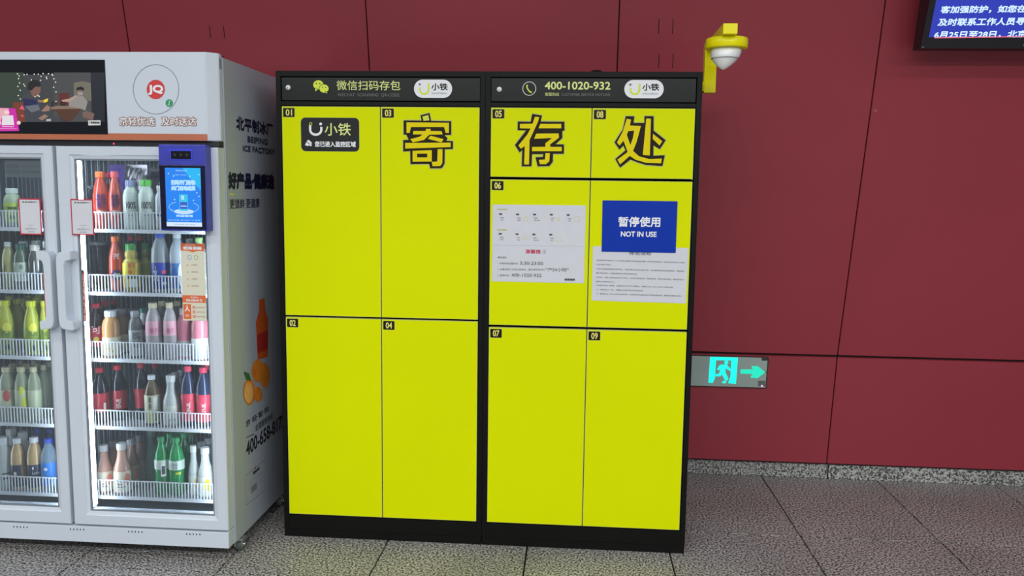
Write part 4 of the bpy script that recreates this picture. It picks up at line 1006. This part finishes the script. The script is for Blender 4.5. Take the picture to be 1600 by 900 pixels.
bottle('green_tea', 1, 228, 380, 22, 1, 'olive green tea bottle with dark green cap behind the yellow juice', G2)
bottle('blue_water', 1, 249, 362.5, 31, 0, 'large clear bottle with blue cap and deep blue label, second right shelf', G2, (('t', W_, -.85, .16, -.35, .44, '水'), ('r', (220, 60, 70), .1, .32, .55, .37), ('t', W_, .1, .12, .6, .18, 'aqua')))
bottle('sports', 1, 276, 364, 26, 0, 'white sports drink bottle with blue wave label beside instruction sheet', G2, (('e', (44, 96, 170), -.5, .25, .4, .18), ('e', W_, .35, .30, .35, .2)))
bottle('pale_pet', 1, 296, 373, 20, 1, 'pale bottle with white cap partly behind the instruction sheet top', G2)
bottle('lime_cap', 1, 311, 371, 24, 0, 'pale bottle with light green cap behind the instruction sheet', G2)
G3 = 'bottles on the third right shelf'
bottle('cola_red', 2, 149, 474, 28, 0, 'dark cola with red cap and yellow-marked red label, leftmost on third right shelf', G3, (('t', W_, -.55, .44, .45, .58, '可'), ('e', (214, 206, 60), -.1, .33, .35, .05)))
bottle('cola_red', 2, 163.5, 470, 22, 1, 'red capped cola just behind the leftmost cola, third right shelf', G3)
bottle('cola_red', 2, 178, 469, 20, 2, 'red capped cola in the back, above the orange juice jar', G3)
bottle('orange_jar', 2, 172.5, 485, 30, 0, 'amber juice jar with white lid and cream label, third right shelf', G3, (('r', (220, 170, 90), -.6, .18, -.1, .22), ('r', (230, 180, 100), -.3, .13, .3, .16)))
bottle('brown_jar', 2, 189, 482, 26, 1, 'brownish jar with grey lid behind the amber juice jar', G3)
bottle('grey_jar', 2, 204, 482, 22, 2, 'grey lidded jar in the back row of the third right shelf', G3)
bottle('grey_jar', 2, 211, 485.5, 22, 0, 'dark jar with grey lid and grey text label, third right shelf', G3, (('t', (96, 100, 100), -.55, .40, .55, .56, '茶饮料品'), ('t', (96, 100, 100), -.55, .22, .55, .38, '原味无糖')))
bottle('white_milk', 2, 223.5, 481, 20, .5 and -.128, 'white milk bottle with dark green cap and letter A print', G3, (('e', (60, 64, 70), 0, .60, .5, .06), ('t', (44, 48, 56), -.45, .26, .35, .44, 'A-')))
bottle('pink_water', 2, 238.5, 473, 25, 0, 'clear water bottle with cream cap and pink label, left one of two', G3, (('t', (206, 110, 140), -.5, .46, .5, .56, '桃子'),))
bottle('pink_water_b', 2, 252.5, 470, 20, 1, 'cream capped clear bottle between and behind the two pink-label waters', G3)
bottle('pink_water', 2, 264.5, 472.5, 26, 0, 'clear water bottle with cream cap and pink label, right one of two', G3, (('t', (206, 110, 140), -.5, .46, .5, .56, '桃子'),))
bottle('pink_water_b', 2, 277, 470, 20, 1, 'cream capped clear bottle behind the pink drinks, third right shelf', G3)
bottle('pink_drink', 2, 288, 481, 24, -.135, 'deep pink drink with pale pink cap and grey label, under instruction sheet', G3)
bottle('pink_light', 2, 312, 484, 28, 0, 'bright pink drink with white label at right end of third shelf', G3)
G4 = 'bottles on the fourth right shelf'
kl = (('t', W_, -.35, .24, .25, .52, '零可乐'.replace('', '\n').strip()),)
bottle('dark_cola', 3, 155, 574, 27, 0, 'dark cola with clear shoulder and red cap, leftmost on fourth right shelf', G4, (('r', (220, 210, 200), .3, .24, .6, .40),))
bottle('dark_cola', 3, 183.5, 570, 26, -.10, 'dark cola with white script on red label, second on fourth right shelf', G4, kl)
bottle('dark_cola', 3, 220, 567, 22, 1, 'dark cola in shade behind the herbal tea, fourth right shelf', G4)
bottle('dark_cola', 3, 243, 567, 22, 2, 'dark cola directly behind the white-capped herbal tea', G4)
bottle('herbal', 3, 236.5, 586, 24, 0, 'herbal tea bottle with white cap and yellow-cream label, fourth right shelf', G4, (('t', (84, 76, 60), -.55, .34, -.1, .58, '果茶'.replace('', '\n').strip()), ('r', (222, 220, 60), -.65, .08, .0, .28), ('r', (232, 230, 226), .1, .34, .7, .58), ('r', (120, 120, 130), .15, .1, .7, .28)))
bottle('frosted', 3, 266.5, 586, 26, 0, 'frosted pale bottle with white cap and pale green label, fourth right shelf', G4, (('r', (150, 176, 150), -.4, .12, -.1, .16), ('r', (150, 176, 150), .1, .12, .4, .16)))
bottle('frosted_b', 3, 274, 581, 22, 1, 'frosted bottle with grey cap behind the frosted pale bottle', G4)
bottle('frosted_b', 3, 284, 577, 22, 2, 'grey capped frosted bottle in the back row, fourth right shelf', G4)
bottle('navy_cola', 3, 293, 572, 24, 0, 'navy cola with pink cap and script label, left of the rightmost pair', G4, kl)
bottle('navy_cola', 3, 317, 574, 25, 0, 'navy cola with pink cap, rightmost on the fourth right shelf', G4, kl)
bottle('navy_cola', 3, 322, 570, 22, 1, 'pink capped cola behind the rightmost navy cola', G4)
G5 = 'bottles on the bottom right shelf'
pm = (('e', (222, 130, 110), .55, .30, .38, .12), ('r', (90, 80, 76), -.6, .20, -.1, .225), ('r', (90, 80, 76), -.6, .15, .3, .17))
bottle('peach', 4, 162.5, 695, 24, 0, 'peach milk tea with white cap, leftmost in front on bottom right shelf', G5, pm)
bottle('peach', 4, 189.5, 692, 27, 0, 'peach milk tea with white cap, second in front on bottom right shelf', G5, pm)
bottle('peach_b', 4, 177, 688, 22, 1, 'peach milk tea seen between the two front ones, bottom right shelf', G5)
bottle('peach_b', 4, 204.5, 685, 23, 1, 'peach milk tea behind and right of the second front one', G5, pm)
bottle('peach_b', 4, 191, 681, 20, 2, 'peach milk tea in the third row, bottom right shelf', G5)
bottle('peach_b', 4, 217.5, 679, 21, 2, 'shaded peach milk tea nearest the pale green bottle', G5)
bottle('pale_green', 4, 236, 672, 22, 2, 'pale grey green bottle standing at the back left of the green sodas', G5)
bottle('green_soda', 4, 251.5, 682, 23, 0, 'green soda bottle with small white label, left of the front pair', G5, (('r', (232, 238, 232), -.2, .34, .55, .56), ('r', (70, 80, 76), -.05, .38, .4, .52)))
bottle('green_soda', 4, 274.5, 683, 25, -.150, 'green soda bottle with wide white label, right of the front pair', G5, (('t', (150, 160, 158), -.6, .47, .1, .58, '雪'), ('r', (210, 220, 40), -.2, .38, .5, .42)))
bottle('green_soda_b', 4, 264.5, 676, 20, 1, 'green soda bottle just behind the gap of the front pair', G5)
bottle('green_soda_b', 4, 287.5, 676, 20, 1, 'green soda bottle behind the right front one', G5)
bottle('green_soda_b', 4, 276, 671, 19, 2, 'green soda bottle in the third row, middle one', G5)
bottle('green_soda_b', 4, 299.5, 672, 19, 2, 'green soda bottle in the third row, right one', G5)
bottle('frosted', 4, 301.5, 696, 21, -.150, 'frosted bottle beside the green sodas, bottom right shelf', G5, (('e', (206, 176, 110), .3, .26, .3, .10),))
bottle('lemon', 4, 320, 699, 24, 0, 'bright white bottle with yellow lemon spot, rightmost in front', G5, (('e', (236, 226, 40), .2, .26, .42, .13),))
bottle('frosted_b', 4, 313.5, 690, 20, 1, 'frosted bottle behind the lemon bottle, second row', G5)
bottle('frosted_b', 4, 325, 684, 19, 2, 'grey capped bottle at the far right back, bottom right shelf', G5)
# left door
H1 = 'drinks on the top left shelf'
bottle('green_jar', 0, 18, 294, 36, 0, 'big pale green jar with white lid and lime label, top left shelf', H1, (('r', (90, 110, 60), -.6, .46, .4, .52), ('r', (110, 150, 60), -.5, .2, .3, .3)))
bottle('white_tub', 0, 39, 312, 22, -.145, 'small white bottle beside the big pale green jar', H1)
bottle('white_tub', 0, -16, 300, 30, 0, 'white bottle at the picture edge of the top left shelf', H1)
H2 = 'drinks on the second left shelf'
bottle('yellow_drink', 1, 12, 378, 24, 0, 'pale yellow drink with white cap, leftmost on second left shelf', H2, (('e', (70, 84, 90), -.7, .45, .15, .08),))
bottle('dark_green', 1, 32, 381, 23, 0, 'dark green tea with green cap and white label, second left shelf', H2, (('e', (130, 150, 130), -.1, .50, .25, .06), ('r', (120, 136, 120), -.5, .3, .3, .32)))
bottle('dark_swirl', 1, 54, 382.5, 22, 0, 'dark drink with cream cap and white swirl, second left shelf', H2, (('e', W_, -.2, .42, .10, .24), ('e', W_, .35, .55, .08, .14)))
bottle('pale_glass', 1, 71, 377, 14, 0, 'narrow pale glass bottle beside the left door frame', H2)
bottle('pale_glass', 1, 36, 377, 22, 1, 'pale capped bottle behind the dark green tea', H2)
bottle('pale_glass', 1, 56, 376, 22, 1, 'pale capped bottle behind the dark swirl drink', H2)
bottle('yellow_drink', 1, -14, 379, 24, 0, 'pale yellow drink cut by the picture edge, second left shelf', H2)
H3 = 'lime sodas on the third left shelf'
ls = (('e', (236, 232, 80), .1, .50, .5, .10), ('t', (90, 110, 60), -.5, .36, .5, .46, '汽水'), ('e', DKG, .1, .14, .28, .05))
bottle('lime_soda', 2, 7, 469, 27, 0, 'yellow green soda with yellow cap, leftmost in front, third left shelf', H3, ls)
bottle('lime_soda', 2, 48, 470, 26, 0, 'yellow green soda with yellow cap, middle one in front, third left shelf', H3, ls)
bottle('lime_soda', 2, 67, 470, 16, -.150, 'yellow green soda with yellow cap beside the left door strip sticker', H3, ls)
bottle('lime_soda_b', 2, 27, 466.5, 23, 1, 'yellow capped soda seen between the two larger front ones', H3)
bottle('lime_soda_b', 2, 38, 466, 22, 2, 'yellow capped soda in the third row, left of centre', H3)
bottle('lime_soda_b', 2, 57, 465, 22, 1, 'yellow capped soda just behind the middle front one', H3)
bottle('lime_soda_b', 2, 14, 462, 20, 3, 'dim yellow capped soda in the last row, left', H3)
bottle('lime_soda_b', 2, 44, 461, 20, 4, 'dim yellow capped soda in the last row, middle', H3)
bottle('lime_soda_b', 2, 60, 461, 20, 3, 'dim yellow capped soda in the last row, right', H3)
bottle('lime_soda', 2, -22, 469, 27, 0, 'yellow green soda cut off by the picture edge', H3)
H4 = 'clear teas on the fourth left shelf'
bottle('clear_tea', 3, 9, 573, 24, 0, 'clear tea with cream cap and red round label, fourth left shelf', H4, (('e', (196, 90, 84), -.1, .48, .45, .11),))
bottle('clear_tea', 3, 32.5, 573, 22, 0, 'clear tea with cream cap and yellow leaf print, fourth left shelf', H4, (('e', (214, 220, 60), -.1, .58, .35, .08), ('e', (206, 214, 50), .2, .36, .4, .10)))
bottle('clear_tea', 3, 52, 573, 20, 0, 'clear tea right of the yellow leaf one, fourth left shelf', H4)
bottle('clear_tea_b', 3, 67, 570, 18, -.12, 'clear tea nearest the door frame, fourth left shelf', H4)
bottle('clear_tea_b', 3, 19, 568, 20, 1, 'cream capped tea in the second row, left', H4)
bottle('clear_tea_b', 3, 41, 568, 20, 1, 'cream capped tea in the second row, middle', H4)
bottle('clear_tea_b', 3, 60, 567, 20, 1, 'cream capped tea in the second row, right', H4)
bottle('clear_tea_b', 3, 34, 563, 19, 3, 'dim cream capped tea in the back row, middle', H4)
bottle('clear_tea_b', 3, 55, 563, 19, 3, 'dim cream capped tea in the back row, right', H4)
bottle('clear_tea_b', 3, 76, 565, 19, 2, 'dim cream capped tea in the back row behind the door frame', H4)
H5 = 'drinks on the bottom left shelf'
bottle('white_jar', 4, 4, 683, 27, 0, 'white jar with white lid, leftmost on the bottom left shelf', H5, (('r', (90, 96, 96), -.3, .2, .6, .24), ('r', (90, 96, 96), -.3, .3, .6, .33)))
bottle('coffee', 4, 26.5, 684.5, 23, 0, 'creamy coffee drink with navy swirl label, left one', H5, (('e', (196, 160, 110), .7, .35, .4, .2), ('e', W_, -.5, .33, .2, .04)))
bottle('coffee', 4, 52.5, 683, 25, 0, 'creamy coffee drink with navy label beside the blue water', H5, (('t', (190, 190, 196), -.4, .32, .5, .38, 'Latte'), ('e', W_, -.3, .44, .12, .03)))
bottle('spring_blue', 4, 75, 685, 25, 0, 'clear spring water bottle with blue cap and bright blue label', H5, (('e', W_, -.5, .44, .25, .03), ('e', W_, 0, .26, .15, .015), ('r', (150, 180, 200), .1, .1, .7, .25)))
bottle('white_jar', 4, 17, 669, 22, 2, 'white jar in the back row of the bottom left shelf', H5)
bottle('white_jar', 4, 35, 674.5, 21, 1, 'white jar just behind the two coffee drinks', H5)
bottle('deep_blue', 4, 58, 669, 21, 2, 'deep blue bottle behind the right coffee drink', H5)
bottle('deep_blue', 4, 76, 669, 22, 2, 'deep blue bottle behind the spring water', H5)
bottle('white_jar', 4, -22, 680, 26, 0, 'white jar cut off by the picture edge, bottom left shelf', H5)

# place the nearest drinks first so that the ones behind give way to them
_queue.sort(key=lambda q: (q[0][1], (ROWY[q[0][5]] if isinstance(q[0][5], int) else q[0][5]) > -.1, -q[0][3]))
for a, k in _queue: place_bottle(*a, **k)

# snack pouches lying at the back of the top right shelf
def pouch(name, mat, pts, Y, th, label, seed, cr):
    rnd = random.Random(seed); P = YP(Y)
    ab = [P.at(*p) for p in pts]
    x0 = min(a for a, b in ab); x1 = max(a for a, b in ab); z1 = max(b for a, b in ab); z0 = SH[0][0]+.0085
    t = thing(name, ((x0+x1)/2, Y, z0), label, 'snack bag', 'snack pouches behind the top shelf bottles'); t['_local'] = 1
    n, m = 16, 16; vs, fs = [], []
    for sgn in (-1, 1):
        for j in range(m+1):
            for i in range(n+1):
                u, v = i/n, j/m
                b = (max(0, sin(pi*u))**.5)*(max(0, sin(pi*min(1, v*1.05)))**.6)
                w = (x1-x0)*(1-.12*v)
                vs.append(((u-.5)*w, sgn*th*b + (rnd.uniform(-1, 1)*cr if 0 < i < n and 0 < j < m else 0), v*(z1-z0)))
    k = (n+1)*(m+1)
    for s in (0, 1):
        for j in range(m):
            for i in range(n):
                a = s*k+j*(n+1)+i; f = (a, a+1, a+n+2, a+n+1); fs.append(f if s == 0 else f[::-1])
    me = bpy.data.meshes.new('pouch_body'); me.from_pydata(vs, [], fs); me.update()
    link('pouch_body', me, mat, t)
    boxes('top_seal', [(-(x1-x0)*.44, (x1-x0)*.44, -.001, .001, (z1-z0)-.002, (z1-z0)+.012)], mat, t)
    return t
p = pouch('snack_pouch', M('purple foil', (104, 62, 178), .3, var=.1, scale=40), [(168, 262), (196, 262)], .02, .022, 'purple snack pouch standing behind the orange red sodas', 1, .002)
flats('pale_patch', Pl((0, -.026, 0), (1, 0, 0), (0, 0, 1)), [[(-.018, .12), (.02, .12), (.016, .205), (-.02, .205)]], 0, M('mottled pale print', (196, 190, 214), .5, var=.3, scale=120), p, px=False)
pouch('snack_pouch', M('crumpled silver foil', (206, 200, 206), .28, metal=.85), [(197, 262), (232, 262)], .05, .03, 'crumpled silver foil pouch behind the 100% juice bottles', 2, .006)
pouch('snack_pouch', M('black foil', (40, 40, 50), .35), [(230, 268), (258, 268)], .045, .028, 'black rounded pouch beside the blue payment terminal', 3, .002)
